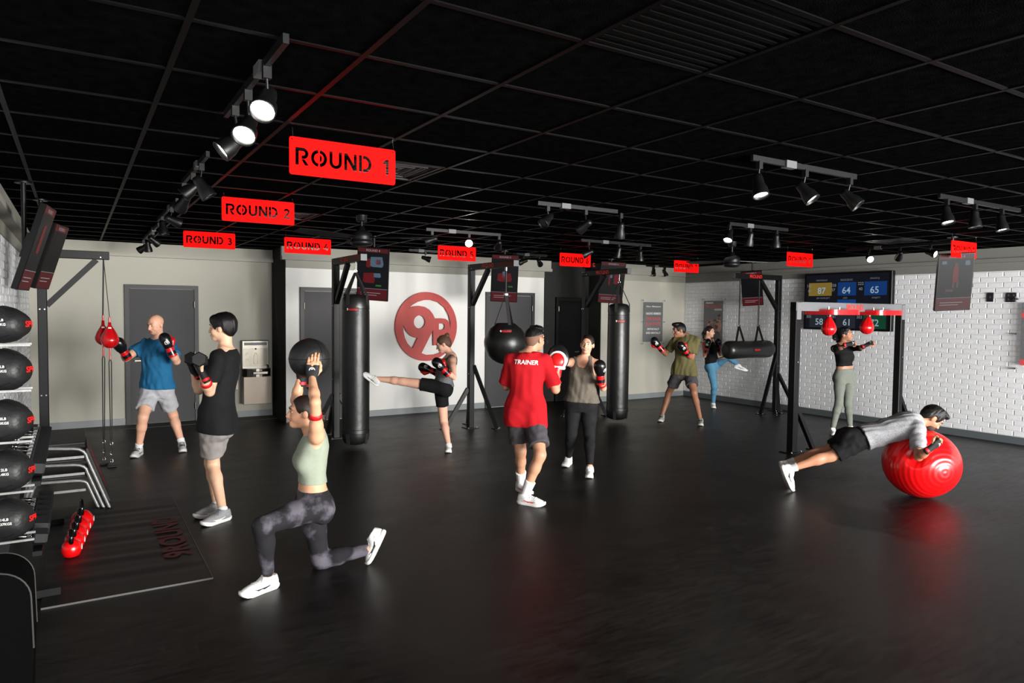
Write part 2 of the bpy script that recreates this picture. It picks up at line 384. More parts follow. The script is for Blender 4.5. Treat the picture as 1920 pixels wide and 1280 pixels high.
def vent(c, label):
    p = ctr(c); t = thing('ceiling_vent', label, 'vent', (p.x, p.y, ZC), 'louvred air diffusers')
    for k, s in enumerate((.27, .20, .13, .06)):
        zz = ZC+.004+k*.003; r = MB()
        for a, b in (((-1, -1), (1, -1)), ((1, -1), (1, 1)), ((1, 1), (-1, 1)), ((-1, 1), (-1, -1))):
            r.bar((p.x+a[0]*s, p.y+a[1]*s, zz), (p.x+b[0]*s, p.y+b[1]*s, zz), .006, .018)
        r.build('louvre', m_vent, t)
    slab(p.x-.29, p.x+.29, p.y-.275, p.y+.275, ZC+.02, ZC+.03).build('backing', m_blk, t)
vent(VENTS[0], 'dark square louvred ceiling diffuser just past the ROUND 1 sign')
vent(VENTS[1], 'small dark louvred ceiling diffuser between the signs and the ceiling fan')
vent(VENTS[2], 'dark square louvred ceiling diffuser near the white brick wall')
p = ctr(GRILLE); t = thing('return_grille', 'black return air grille set flush among the black ceiling tiles', 'grille', (p.x, p.y, ZC))
slab(p.x-.3, p.x+.3, p.y-.28, p.y+.28, ZC+.02, ZC+.03).build('backing', m_blk, t)
for k in range(12): MB().bar((p.x-.29, p.y-.26+k*.047, ZC+.006), (p.x+.29, p.y-.26+k*.047, ZC+.006), .004, .02).build('slat', mat('matt_black_slat', (5, 5, 5), .8, spec=.05), t)
# ------------------------------------------------------------------ track lighting
m_lamp = mat('lamp_white_lens', (255, 250, 238), .3, emit=14)
m_lampoff = mat('lamp_dark_lens', (60, 58, 55), .2)
m_track = mat('track_black_satin', (14, 14, 15), .4, spec=.3)
def spot_head(p, aim, lit, label, group, power=0, fin=.15):
    p = Vector(p); aim = Vector(aim).normalized()
    t = thing('track_spotlight', label, 'spotlight', (p.x, p.y, ZC-.02), group); top = Vector((p.x, p.y, ZC-.022))
    MB().box((p.x, p.y, ZC-.052), (.032, .03, .05)).build('adapter', m_track, t)
    MB().tube([(p.x, p.y, ZC-.075), p-aim*.02], .006, 8).build('stem', m_track, t)
    a = p-aim*.07
    MB().lathe(a, aim, [(.004, 0), (.026, .004), (.032, .03), (.034, .07), (.047, .105), (.052, .15), (.052, .155), (.047, .155), (.045, .135)], 20, closed_ends=False).build('lamp_housing', m_blk, t)
    MB().lathe(a+aim*.136, aim, [(.0, .006), (.03, .004), (.0445, 0)], 20, closed_ends=False).build('lens', m_lamp if lit else m_lampoff, t)
    if power:
        ld = bpy.data.lights.new('spot', 'SPOT'); ld.energy = power*.3; ld.spot_size = math.radians(75); ld.spot_blend = .8; ld.shadow_soft_size = .04; ld.color = (1, .93, .82)
        lo = bpy.data.objects.new('spot', ld); COL.objects.link(lo); lo.parent = t
        lo.location = a+aim*.16-ORG[t.name]; lo.rotation_euler = aim.to_track_quat('-Z', 'Y').to_euler()
def track(a, b, heads, where, zt=ZC, box=None):
    """a, b: pixels of the track ends on the ceiling; heads: (u, v, aim, lit, power)"""
    A, B = onZ(ZC-.015, *a), onZ(ZC-.015, *b)
    d = B-A
    if abs(d.x) > abs(d.y): B.y = A.y = (A.y+B.y)/2
    else: B.x = A.x = (A.x+B.x)/2
    tr = thing('light_track', 'black ceiling light track '+where, 'light track', ((A+B)/2)[:2]+(ZC,))
    MB().bar(A, B, .035, .022, ZV).build('rail', m_track, tr)
    d = (B-A).normalized(); q = A+(B-A)*(.33 if box is None else box); MB().bar(q-d*.05, q+d*.05, .05, .045, ZV).build('power_feed', mat('grey_feed_box', (90, 90, 92), .4), tr)
    L = (B-A).length
    for k, (u, v, aim, lit, pw) in enumerate(heads):
        # slide the head along its track to the pixel column
        best = min((A+d*(L*s/200) for s in range(-10, 211)), key=lambda p: abs((960+FPX*(p-CAMP).dot(_R)/(p-CAMP).dot(_F))-u))
        dd = (best-CAMP).dot(_F); p = Vector((best.x, best.y, min(2.68, max(2.5, atd(dd, u, v).z))))
        nth = ['first', 'second', 'third', 'fourth'][k]
        spot_head(p, aim, lit, 'black track spotlight, %s of the %d, %s' % (nth, len(heads), where), 'track spotlights', pw)
BACK = (.1, .75, -.6)
track((528, 70), (430, 215), [(500, 188, (-.35, -.62, -.7), 1, 0), (465, 235, (-.35, -.62, -.7), 1, 0), (441, 265, (-.72, -.02, -.6), 1, 25)], 'beside the largest red sign')
track((386, 288), (345, 343), [(378, 348, (.5, -.1, -.8), 0, 0), (362, 345, (-.6, .1, -.5), 1, 10), (345, 378, (-.3, .8, -.6), 0, 0)], 'between the two largest red signs')
track((330, 375), (298, 412), [(322, 412, (.8, .1, -.3), 0, 0), (305, 425, (.1, -.1, -.9), 0, 0)], 'above the black floor mat')
track((296, 420), (272, 447), [(287, 450, (.7, .4, -.5), 0, 0), (277, 460, (.1, .2, -.9), 0, 0), (268, 458, (-.6, .4, -.5), 0, 0)], 'beside the sign at the putty wall')
track((1010, 380), (1155, 397), [(1027, 410, (-.75, -.2, -.6), 0, 0), (1098, 422, (-.3, .8, -.5), 0, 0), (1174, 430, (.2, .4, -.9), 0, 0)], 'in mid ceiling over the trainer')
track((1097, 449), (1212, 461), [(1104, 474, (-.7, .6, -.4), 0, 0), (1160, 470, (.0, .3, -.9), 0, 0), (1201, 478, (.1, .1, -.9), 0, 0)], 'before the dark alcove')
track((802, 429), (935, 441), [(810, 438, (-.8, .5, -.3), 0, 0), (879, 449, (-.45, -.85, -.3), 1, 12), (935, 452, (.3, .8, -.4), 0, 0)], 'over the sign by the round logo')
track((1412, 295), (1602, 332), [(1424, 345, (-.12, -.32, -.9), 1, 30), (1510, 357, (.2, -.55, -.75), 1, 30), (1594, 370, (.27, -.58, -.68), 1, 30)], 'over the open floor before the speed bags')
track((1368, 419), (1476, 431), [(1368, 440, (-.5, -.2, -.75), 1, 25), (1407, 446, (.1, .3, -.9), 0, 0), (1456, 450, (.1, .1, -.95), 0, 25)], 'over the uppercut bag frame')
track((1768, 366), (1905, 395), [(1776, 400, (-.15, -.25, -.95), 1, 25), (1829, 408, (-.05, -.1, -.97), 1, 25), (1879, 415, (-.1, -.18, -.97), 1, 25)], 'before the last sign on the brick side')
track((1605, 470), (1765, 452), [(1630, 484, (-.62, -.72, -.3), 1, 15), (1688, 478, (.5, .5, -.5), 0, 0), (1745, 474, (-.1, -.9, -.3), 1, 15)], 'over the wide scoreboard on the brick wall')
track((1215, 498), (1262, 501), [(1226, 509, (-.3, -.2, -.9), 0, 8), (1247, 508, (.3, -.2, -.9), 1, 8)], 'before the mission poster')
track((975, 475), (1018, 480), [(982, 487, (-.8, .3, -.3), 0, 0), (1011, 488, (.6, .5, -.4), 0, 0)], 'behind the wrecking ball bag')
track((770, 468), (830, 473), [(798, 478, (.8, -.3, -.25), 0, 0)], 'in front of the round logo wall')
# ------------------------------------------------------------------ round signs
def stroke(path, w):
    P_ = [np.array(p, float) for p in path]; n_ = len(P_); L, R_ = [], []
    for i in range(n_):
        if i == 0: d = P_[1]-P_[0]; d /= np.linalg.norm(d); nn = np.array([-d[1], d[0]]); k = 1
        elif i == n_-1: d = P_[-1]-P_[-2]; d /= np.linalg.norm(d); nn = np.array([-d[1], d[0]]); k = 1
        else:
            d1 = P_[i]-P_[i-1]; d1 /= np.linalg.norm(d1); d2 = P_[i+1]-P_[i]; d2 /= np.linalg.norm(d2)
            n1 = np.array([-d1[1], d1[0]]); n2 = np.array([-d2[1], d2[0]]); nn = n1+n2; nn /= max(1e-6, np.linalg.norm(nn)); k = min(1.6, 1/max(.3, nn@n1))
        L.append(P_[i]+nn*w/2*k); R_.append(P_[i]-nn*w/2*k)
    return [tuple(p) for p in L+R_[::-1]]
def arc(cx, cy, rx, ry, a0, a1, n=12): return [(cx+rx*math.cos(math.radians(a0+(a1-a0)*i/n)), cy+ry*math.sin(math.radians(a0+(a1-a0)*i/n))) for i in range(n+1)]
S_ = .19; q_ = S_/2
LET = {
 'R': (.76, [stroke([(q_, 0), (q_, 1-q_)]+arc(.45, .68, .21, .225, 90, -90, 10)+[(.36, .455)], S_), [(.34, .34), (.53, .34), (.78, 0), (.55, 0)]]),
 'O': (.96, [stroke(arc(.48, .5, .48-q_, .5-q_, 97, 263, 18), S_), stroke(arc(.48, .5, .48-q_, .5-q_, 83, -83, 18), S_), [(.52, .3)]+arc(.52, .5, .13, .2, -90, 90, 8)[1:]]),
 'U': (.76, [stroke([(q_, 1), (q_, .38)]+arc(.38, .38, .38-q_, .38-q_, 180, 360, 12)[1:]+[(.76-q_, 1)], S_)]),
 'N': (.78, [[(0, 0), (0, 1), (.2, 1), (.6, .36), (.6, 1), (.78, 1), (.78, 0), (.58, 0), (.18, .64), (.18, 0)]]),
 'D': (.80, [[(0, 0), (0, 1), (.19, 1), (.19, 0)], stroke([(.26, 1-q_)]+arc(.34, .5, .46-q_, .5-q_, 90, -90, 14)+[(.26, q_)], S_)]),
 '1': (.42, [[(.22, 0), (.22, .74), (.08, .63), (0, .75), (.26, 1), (.41, 1), (.41, 0)]]),
 '2': (.62, [stroke(arc(.31, .7, .21, .21, 160, -30, 10)+[(.09, .09), (.62, .09)], .18)]),
 '3': (.60, [stroke(arc(.28, .74, .2, .17, 150, -80, 9)+arc(.29, .30, .22, .21, 80, -150, 10), .17)]),
 '4': (.64, [stroke([(.44, 1), (.07, .32), (.36, .24)], .16), [(.42, 0), (.42, .62), (.58, .62), (.58, .33), (.66, .33), (.66, .17), (.58, .17), (.58, 0)]]),
 '5': (.60, [stroke([(.55, .91), (.14, .91), (.11, .56), (.2, .58)]+arc(.29, .33, .22, .25, 80, -150, 10), .17)]),
 '6': (.62, [stroke([(.46, .98), (.2, .6)]+arc(.31, .31, .22, .22, 160, 480, 16), .17)]),
 '7': (.58, [stroke([(0, .91), (.46, .91), (.18, 0)], .18)]),
 '8': (.62, [stroke(arc(.31, .75, .2, .17, 100, 262, 9), .15), stroke(arc(.31, .75, .2, .17, 80, -82, 9), .15), stroke(arc(.31, .27, .24, .2, 98, 262, 9), .15), stroke(arc(.31, .27, .24, .2, 82, -82, 9), .15)]),
 '9': (.62, [stroke([(.16, .02), (.42, .4)]+arc(.31, .69, .22, .22, -20, 300, 16), .17)]),
}
def plate(outer, holes, ext):
    cu = bpy.data.curves.new('plate', 'CURVE'); cu.dimensions = '2D'; cu.fill_mode = 'BOTH'; cu.extrude = ext
    for pl in [outer]+holes:
        sp = cu.splines.new('POLY'); sp.points.add(len(pl)-1); sp.use_cyclic_u = True
        for k, (x, y) in enumerate(pl): sp.points[k].co = (x, y, 0, 1)
    ob = bpy.data.objects.new('plate', cu); me = bpy.data.meshes.new_from_object(ob)
    bm = bmesh.new(); bm.from_mesh(me); bmesh.ops.remove_doubles(bm, verts=bm.verts, dist=1e-6); bm.to_mesh(me); bm.free()
    vs = [v.co[:] for v in me.vertices]; fs = [tuple(p_.vertices) for p_ in me.polygons]
    bpy.data.objects.remove(ob); bpy.data.curves.remove(cu); bpy.data.meshes.remove(me); return vs, fs
def round_rect(w_, h_, r): return sum([arc(sx*(w_/2-r), sy*(h_/2-r), r, r, a, a+90, 4) for sx, sy, a in ((1, 1, 0), (-1, 1, 90), (-1, -1, 180), (1, -1, 270))], [])
NUM = ['', 'one', 'two', 'three', 'four', 'five', 'six', 'seven', 'eight', 'nine']
WHERE = ['', 'over the lunging woman', 'beside a pair of dark spotlights', 'before the putty wall by the left door', 'beside the ceiling fan over the heavy bag', 'before the wall with the round logo', 'before the dark alcove', 'before the mission poster', 'beside the uppercut bag frame', 'over a portrait screen on the brick side']
SIGNS = [(1, 3.88, 542, 254.5), (2, 6.42, 415.5, 368), (3, 9.59, 343.5, 432), (4, 9.26, 533, 444), (5, 8.98, 821, 459.5), (6, 8.91, 1049.5, 473.5), (7, 9.0, 1264, 487.5), (8, 6.62, 1475.5, 472), (9, 4.42, 1784, 450)]
for num, Y, u, v in SIGNS:
    p = onY(Y, u, v); W_, H_ = .61, .203; c = Vector((p.x+W_/2, Y, p.z-H_/2))
    t = thing('hanging_sign', 'red stencil sign reading ROUND %s hung %s' % (NUM[num], WHERE[num]), 'sign', (c.x, c.y, c.z-H_/2), 'red ROUND signs')
    holes = []; x = -.272; hh = .093
    for ch in 'ROUND': 
        wd, polys = LET[ch]; holes += [[(x+a*hh, -hh/2+b*hh) for a, b in pl] for pl in polys]; x += wd*hh+.0135
    wd, polys = LET[str(num)]; x = .265-wd*hh*.95
    holes += [[(x+a*hh*.95, -hh/2+b*hh*.95) for a, b in pl] for pl in polys]
    holes += [arc(sx*.29, .088, .004, .004, 0, 330, 8) for sx in (-1, 1)]
    vs, fs = plate(round_rect(W_, H_, .014), holes, .0025)
    MB().add([(c.x+a, c.y+d, c.z+b) for a, b, d in vs], fs).build('sign_plate', m_red, t)
    for sx in (-1, 1):
        MB().tube([(c.x+sx*.29, c.y-.004, c.z+.088), (c.x+sx*.29+.006, c.y, c.z+.1), (c.x+sx*.288, c.y, ZC)], .0013, 6).build('wire_hook', m_chrome, t)
# ================================================================== equipment
m_frame = mat('black_powdercoat', (9, 9, 10), .45, noise=.1, nscale=20, spec=.28)
m_vinyl = mat('black_bag_vinyl', (22, 22, 22), .36, noise=.15, nscale=6, bump=.25, bscale=14, spec=.55)
m_web = mat('black_webbing', (26, 25, 25), .75, bump=.3, bscale=300)
m_plate = mat('end_cap_grey', (92, 92, 94), .5, .2)
m_redtxt = mat('red_print', (215, 28, 26), .5)
m_whitetxt = mat('white_print', (235, 235, 232), .55)
m_cord = mat('black_rubber_cord', (20, 19, 18), .55)
m_redv = mat('red_glossy_vinyl', (206, 16, 22), .22, coat=.5)
def bag_logo(c, right, up, parent, w=.15, on_=None, r=None):
    """small black tag with the 9ROUND name, wrapped on a bag of radius r around the vertical axis"""
    mb = MB(); n = Vector(right).cross(Vector(up)); h = w*.36
    c = Vector(c); right = Vector(right)
    if r:
        def bend(x, y, e=.003): a = x/r; return c-n*r+(n*math.cos(a)+right*math.sin(a))*(r+e)+Vector(up)*y
    else:
        def bend(x, y, e=.003): return c+right*x+Vector(up)*y+n*e
    K = 8; vs = [bend(-w/2+w*i/K, s*h/2, .002) for i in range(K+1) for s in (-1, 1)]
    mb.add(vs, [(2*i, 2*i+2, 2*i+3, 2*i+1) for i in range(K)]); tag = mb.build('tag', mat('tag_black', (10, 10, 10), .5), parent)
    a = text('9', c, right, up, m=m_whitetxt, parent=tag, bold=.03, hei=h*.6, bend=lambda x, y: bend(x-w*.42, y+.002, .0035))
    b = text('ROUND', c, right, up, m=m_redtxt, parent=tag, bold=.04, wid=w*.74, hei=h*.5, bend=lambda x, y: bend(x+w*.07, y+.002, .0035))
def bolt(p, n, parent, r=.011): MB().cyl(Vector(p), Vector(p)+Vector(n)*.009, r, 8).build('bolt', m_chrome, parent)
def base_struts(t, post, dirs, r=.34, z=.78):
    for d, rr, zz in dirs:
        d = Vector(d).normalized(); a = Vector((post.x, post.y, zz))+d*.045; b = Vector((post.x, post.y, .012))+d*rr
        MB().bar(a, b, .055, .055, d.cross(ZV)).build('strut', m_frame, t)
        MB().box((b.x, b.y, .006), (.13, .13, .012)).build('foot_plate', m_frame, t)
        for s in (-1, 1): bolt((b.x+d.y*s*.045+d.x*.03, b.y-d.x*s*.045+d.y*.03, .012), ZV, t, .013)
def bag_frame(name, label, post, tip, ztop, struts, txt_side, txt_at=.45, w=.09):
    post, tip = Vector(post), Vector(tip); d = (tip-post); d.z = 0; L = d.length; d.normalize(); s = Vector(txt_side)
    t = thing(name, label, 'bag frame', (post.x, post.y, 0), 'bag frames')
    MB().box((post.x, post.y, (ztop-w)/2), (w, w, ztop-w), bev=.006).build('post', m_frame, t)
    MB().bar(Vector((post.x, post.y, ztop-w/2))-d*w/2, Vector((tip.x, tip.y, ztop-w/2)), w, w, ZV, bev=.005).build('arm', m_frame, t)
    cp = Vector((tip.x, tip.y, ztop-w/2)); MB().bar(cp, cp+d*.004, w*.92, w*.92, ZV).build('end_cap', m_plate, t)
    MB().bar(Vector((post.x, post.y, ztop-.62))+d*.04, Vector((post.x, post.y, ztop-w-.005))+d*.52, .06, .06, d.cross(ZV)).build('brace', m_frame, t)
    mid = Vector((post.x, post.y, ztop-w/2))+d*(L*txt_at)+s*(w/2)
    if txt_at: text('9ROUND', mid, ZV.cross(s), ZV, wid=.34, hei=.062, m=m_redtxt, parent=t, bold=.02, off=.002)
    for z in (ztop-.02, ztop-.66, .85):
        for k in (-.022, .022): bolt(Vector((post.x, post.y, z))+s*(w/2)+d*k, s, t, .008)
    for k in (.09, .56): bolt(Vector((post.x, post.y, ztop-w*.75))+d*k+s*(w/2), s, t, .008)
    MB().box((post.x, post.y, .006), (.2, .2, .012)).build('base_plate', m_frame, t)
    for k in (-1, 1): bolt((post.x+.075*k, post.y-.075, .012), ZV, t, .013)
    base_struts(t, post, struts); return t
# frames
F4, F5, F6, F8, F3 = Vector((3.13, 9.72, 0)), Vector((5.22, 9.56, 0)), Vector((7.60, 9.76, 0)), Vector((11.17, 8.5, 0)), Vector((-.30, 9.3, 0))
bag_frame('bag_frame', 'black steel bag frame holding the long heavy bag beside the round logo', F4, (F4.x, 8.59, 0), 2.54, [((-1, .1, 0), .36, .62), ((1, .0, 0), .36, .62), ((0, 1, 0), .36, .62)], -X3)
bag_frame('bag_frame', 'black steel bag frame holding the round wrecking ball bag', F5, (F5.x, 8.27, 0), 2.54, [((-1, .1, 0), .42, .62), ((.75, -.65, 0), .42, .98), ((0.4, 1, 0), .36, .7)], -X3)
bag_frame('bag_frame', 'black steel bag frame holding the heavy bag before the alcove', F6, (F6.x, 8.62, 0), 2.54, [((-1, .1, 0), .4, .62), ((.8, -.5, 0), .4, .8), ((0, 1, 0), .36, .7)], -X3)
bag_frame('bag_frame', 'black steel bag frame by the brick wall carrying the uppercut bag', F8, (9.92, F8.y, 0), 2.54, [((-1, -.25, 0), .62, 1.05), ((-.5, -.55, 0), .36, .62), ((.05, -1, 0), .46, .7)], -Y3, .56)
t3 = bag_frame('bag_frame', 'black steel bag frame by the left wall with two small red bags', F3, (.345, F3.y, 0), 2.46, [((0, 1, 0), .36, .6)], -Y3, 0)
# heavy bags
def heavy_bag(c, r, z0, z1, zhook, label, logo_dir, lz):
    c = Vector(c); t = thing('heavy_bag', label, 'punching bag', (c.x, c.y, z0), 'hanging bags')
    H_ = z1-z0; prof = [(.0, -.03), (r*.55, -.03), (r*.82, -.012), (r*.95, .03), (r, .09), (r*1.01, .14), (r*.985, .2), (r, .3), (r*1.02, H_*.5), (r*1.0, H_-.22), (r*.985, H_-.2), (r*1.0, H_-.17), (r*.97, H_-.06), (r*.8, H_-.015), (r*.45, H_), (0, H_)]
    b = MB(); b.lathe((c.x, c.y, z0), ZV, prof, 36, closed_ends=False); b.build('bag_body', m_vinyl, t)
    for z in (.115, .17, H_-.19): MB().tube([(c.x+r*1.008*math.cos(a*math.pi/16), c.y+r*1.008*math.sin(a*math.pi/16), z0+z) for a in range(32)], .004, 6, closed=True).build('seam', m_vinyl, t)
    for k in range(4):
        a = math.radians(35+90*k); e = Vector((math.cos(a), math.sin(a), 0)); tan = e.cross(ZV)
        MB().bar(Vector((c.x, c.y, z1-.14))+e*(r*1.0), Vector((c.x, c.y, z1-.0))+e*(r*.97), .05, .006, tan).build('strap', m_web, t)
        MB().bar(Vector((c.x, c.y, z1-.005))+e*(r*.965), Vector((c.x, c.y, zhook))+e*.012, .042, .005, tan).build('strap', m_web, t)
        MB().bar(Vector((c.x, c.y, z0-.02))+e*(r*.9), Vector((c.x, c.y, z0+.12))+e*(r*1.012), .05, .006, tan).build('strap', m_web, t)
    MB().tube([(c.x+.02*math.cos(i*math.pi/8), c.y, zhook+.02+.022*math.sin(i*math.pi/8)) for i in range(16)], .005, 6, closed=True).build('ring', m_chrome, t)
    MB().tube([(c.x, c.y, zhook+.04), (c.x, c.y, 2.45)], .006, 6).build('hanger', m_chrome, t)
    ring = MB().tube([(c.x+.06*math.cos(i*math.pi/8), c.y+.06*math.sin(i*math.pi/8), z0-.035) for i in range(16)], .004, 6, closed=True); ring.build('bottom_ring', mat('brass', (190, 160, 90), .3, 1), t)
    d = Vector(logo_dir).normalized(); bag_logo(Vector((c.x, c.y, lz))+d*r, ZV.cross(d), ZV, t, r=r, w=.16)
    return t
b4 = onX(F4.x, 667, 600); heavy_bag((F4.x, b4.y, 0), .178, .09, 2.03, 2.31, 'long black heavy bag being kicked beside the round red logo', (-.55, -.85, 0), 1.83)
b6 = onX(F6.x, 1160, 600); heavy_bag((F6.x, b6.y, 0), .178, .09, 1.97, 2.30, 'long black heavy bag hanging before the light back wall', (-.5, -.86, 0), 1.68)
# wrecking ball bag
b5 = onX(F5.x, 948, 600); c = Vector((F5.x, b5.y, 1.375)); t = thing('wrecking_ball_bag', 'black round wrecking ball punching bag hanging on a cord', 'punching bag', (c.x, c.y, 1.2), 'hanging bags')
R0 = .305; prof = [(0, -R0)]+[(R0*math.sin(math.radians(a)), -R0*math.cos(math.radians(a))) for a in range(12, 135, 8)]+[(.185, .235), (.15, .27), (.12, .285), (0, .285)]
MB().lathe(c, ZV, prof, 36, closed_ends=False).build('bag_body', m_vinyl, t)
for k in range(3):
    a = math.radians(20+120*k); e = Vector((math.cos(a), math.sin(a), 0)); MB().bar(c+e*.17+ZV*.22, c+e*.012+ZV*.68, .045, .006, e.cross(ZV)).build('strap', m_web, t)
MB().tube([c+ZV*.66, (c.x, c.y, 2.42)], .014, 10).build('cord', m_cord, t); MB().box(c+ZV*.69, (.045, .045, .03)).build('clasp', m_chrome, t)
MB().cyl((c.x, c.y, 2.40), (c.x, c.y, 2.455), .02, 10).build('swivel', m_chrome, t)
d = Vector((-.5, -.86, 0)).normalized(); bag_logo(c+ZV*.17+d*.252, ZV.cross(d), (ZV-d*.3).normalized(), t, r=.25, w=.17)
# uppercut bag
pL, pR = onY(F8.y, 1385, 640), onY(F8.y, 1421, 640); zc = onY(F8.y, 1400, 655).z; x0, x1 = onY(F8.y, 1360, 655).x, onY(F8.y, 1444, 655).x
t = thing('uppercut_bag', 'black horizontal uppercut bag hanging on two straps by the brick wall', 'punching bag', ((x0+x1)/2, F8.y, zc-.2), 'hanging bags')
r = .165; L = x1-x0; prof = [(0, 0), (r*.5, .0), (r*.82, .025), (r*.97, .08), (r, .16), (r*.93, L*.5), (r, L-.16), (r*.97, L-.08), (r*.82, L-.025), (r*.5, L), (0, L)]
MB().lathe((x0, F8.y, zc), X3, prof, 32, closed_ends=False).build('bag_body', m_vinyl, t)
for p in (pL, pR):
    top = Vector((p.x, F8.y, zc+r+.27)); MB().tube([top, (p.x, F8.y, 2.44)], .011, 8).build('cord', m_cord, t); MB().box(top, (.04, .04, .03)).build('clasp', m_chrome, t)
    for s in (-1, 1): MB().bar(top, (p.x+s*.1, F8.y-.03, zc+r*.93), .045, .006, Y3).build('strap', m_web, t)
MB().box(((x0+x1)/2+.06, F8.y-r*.955, zc), (.17, .004, .055)).build('tag', mat('tag_black', (10, 10, 10), .5), t)
text('9ROUND', ((x0+x1)/2+.06, F8.y-r*.955-.002, zc), X3, ZV, wid=.15, hei=.035, m=m_redtxt, parent=t, bold=.03)
# double end bags on frame three
def pear(c, r, h, n=24): return [(0, -r)]+[(r*math.sin(math.radians(a)), -r*math.cos(math.radians(a))) for a in range(12, 100, 10)]+[(r*.93, r*.32), (r*.78, r*.72), (r*.55, r*1.15), (r*.34, r*1.5), (r*.2, r*1.75), (r*.16, h), (0, h)]
for k, (u, v, dy, r, lab) in enumerate([(193.5, 633, .06, .085, 'red pear double end bag hanging close behind its twin'), (206, 637, -.1, .095, 'shiny red pear double end bag on cords beside the boxing glove')]):
    c = onY(F3.y+dy, u, v); hk = Vector((.29, F3.y+dy*.3, 2.37)); anc = onZ(.02, 197+k*3, 868+k*14)
    anc = Vector((c.x-.01+.01*k, c.y-.02, .05)) if True else anc
    t = thing('double_end_bag', lab, 'punching bag', (c.x, c.y, c.z-r), 'red double end bags')
    MB().lathe(c, ZV, pear(c, r, .2), 28, closed_ends=False).build('bag_body', m_redv, t)
    for a in range(4):
        e = Vector((math.cos(a*math.pi/2+.6), math.sin(a*math.pi/2+.6), 0)); MB().tube([c+e*(q[0]+.0015)+ZV*q[1] for q in pear(c, r, .2)[1:-1]], .0022, 5).build('seam', mat('dark_red_piping', (120, 8, 12), .4), t)
    MB().tube([c+ZV*.19, c+ZV*.26], .011, 8).build('loop', m_redv, t); MB().tube([c-ZV*(r-.005), c-ZV*(r+.13)], .009, 8).build('loop', m_redv, t)
    MB().tube([c+ZV*.25, hk], .008 if k == 0 else .004, 8).build('cord', m_cord, t)
    for s in (-.012, .012): MB().tube([c-ZV*(r+.12)+X3*s*.3, c-ZV*(r+.16)+X3*s, anc+X3*s*.6+ZV*.28, anc+ZV*.22], .0055, 8).build('cord', m_cord, t)
    MB().tube([anc+ZV*.23, anc+Vector((.01, 0, .12)), anc+ZV*.0], .006, 6).build('cord', m_cord, t)
    for z in (.22, .11, .02): MB().tube([anc+Vector((.014*math.cos(i*math.pi/5), .004, z+.02*math.sin(i*math.pi/5))) for i in range(10)], .004, 6, closed=True).build('hook', m_chrome, t)
    MB().box((anc.x, anc.y, .012), (.09, .09, .024), bev=.004).build('floor_anchor', m_frame, t)
    MB().box(c-Y3*(r*.2)+ZV*r*1.42-Y3*.018, (.03, .004, .02)).build('tag', m_whitetxt, t)
MB_ = MB()
for s in (-1, 1): MB_.tube([(.29+s*.012, F3.y, 2.375+.02*0), (.29+s*.012, F3.y, 2.34)], .006, 6)
# ------------------------------------------------------------------ speed bag frame
SY = 5.84; xl, xr = 8.035, 10.51; zt = 1.99; wpost = .10
t = thing('speed_bag_stand', 'black steel speed bag frame with two red round platforms', 'bag frame', ((xl+xr)/2, SY, 0), 'bag frames')
m_grey = mat('satin_grey_steel', (118, 119, 122), .4, .15)
for x, s in ((xl, 1), (xr, 1)):
    MB().box((x, SY, zt/2), (wpost, wpost, zt), bev=.006).build('post', m_frame, t)
    MB().bar((x+s*.05, SY, .62), (x+s*.42, SY-.02, .012), .055, .055, Y3).build('strut', m_frame, t)
    MB().box((x+s*.43, SY-.02, .006), (.13, .13, .012)).build('foot_plate', m_frame, t); MB().box((x, SY, .006), (.26, .2, .012)).build('base_plate', m_frame, t)
    for k in (-.1, .1): bolt((x+k, SY-.07, .012), ZV, t, .013)
    for z in (zt-.06, 1.2): bolt((x, SY-wpost/2, z), -Y3, t, .01)
MB().box(((xl+xr)/2, SY-.005, zt-.06), (xr-xl+.1, .09, .12), bev=.005).build('crossbar', m_grey, t)
text('9ROUND', ((xl+xr)/2, SY-.05, zt-.06), X3, ZV, wid=.4, hei=.085, m=mat('red_lit_print', (228, 60, 52), .5), parent=t, bold=.03, off=.003)
for x in (xl, xr): MB().box((x, SY-.052, zt-.12), (.09, .006, .22)).build('gusset', m_grey, t)
spd = []
for k, (u0, u1, ub, vb) in enumerate([(1514, 1598, 1554, 616), (1602, 1676, 1625, 614)]):
    a, b = onY(SY-.25, u0, 585), onY(SY-.25, u1, 585); cx_ = (a.x+b.x)/2; rr = .315
    bx = onY(SY-.1, ub, vb); cx_ = onY(SY, (u0+u1)/2, 585).x
    c = Vector((cx_, SY-.02, onY(SY, 1556, 585).z)); n_ = 40
    MB().prism([(rr*math.copysign(abs(math.cos(a_))**.35, math.cos(a_)), .27*math.copysign(abs(math.sin(a_))**.35, math.sin(a_))) for a_ in (2*math.pi*(i_+.5)/n_ for i_ in range(n_))], c-ZV*.035, X3, Y3, .07).build('platform', m_redv, t)
    for s in (-.12, .12): MB().tube([(c.x+s, SY-.06, c.z), (c.x+s, SY-.06, 1.93)], .012, 8).build('platform_bolt', m_chrome, t)
    spd.append((c, bx))
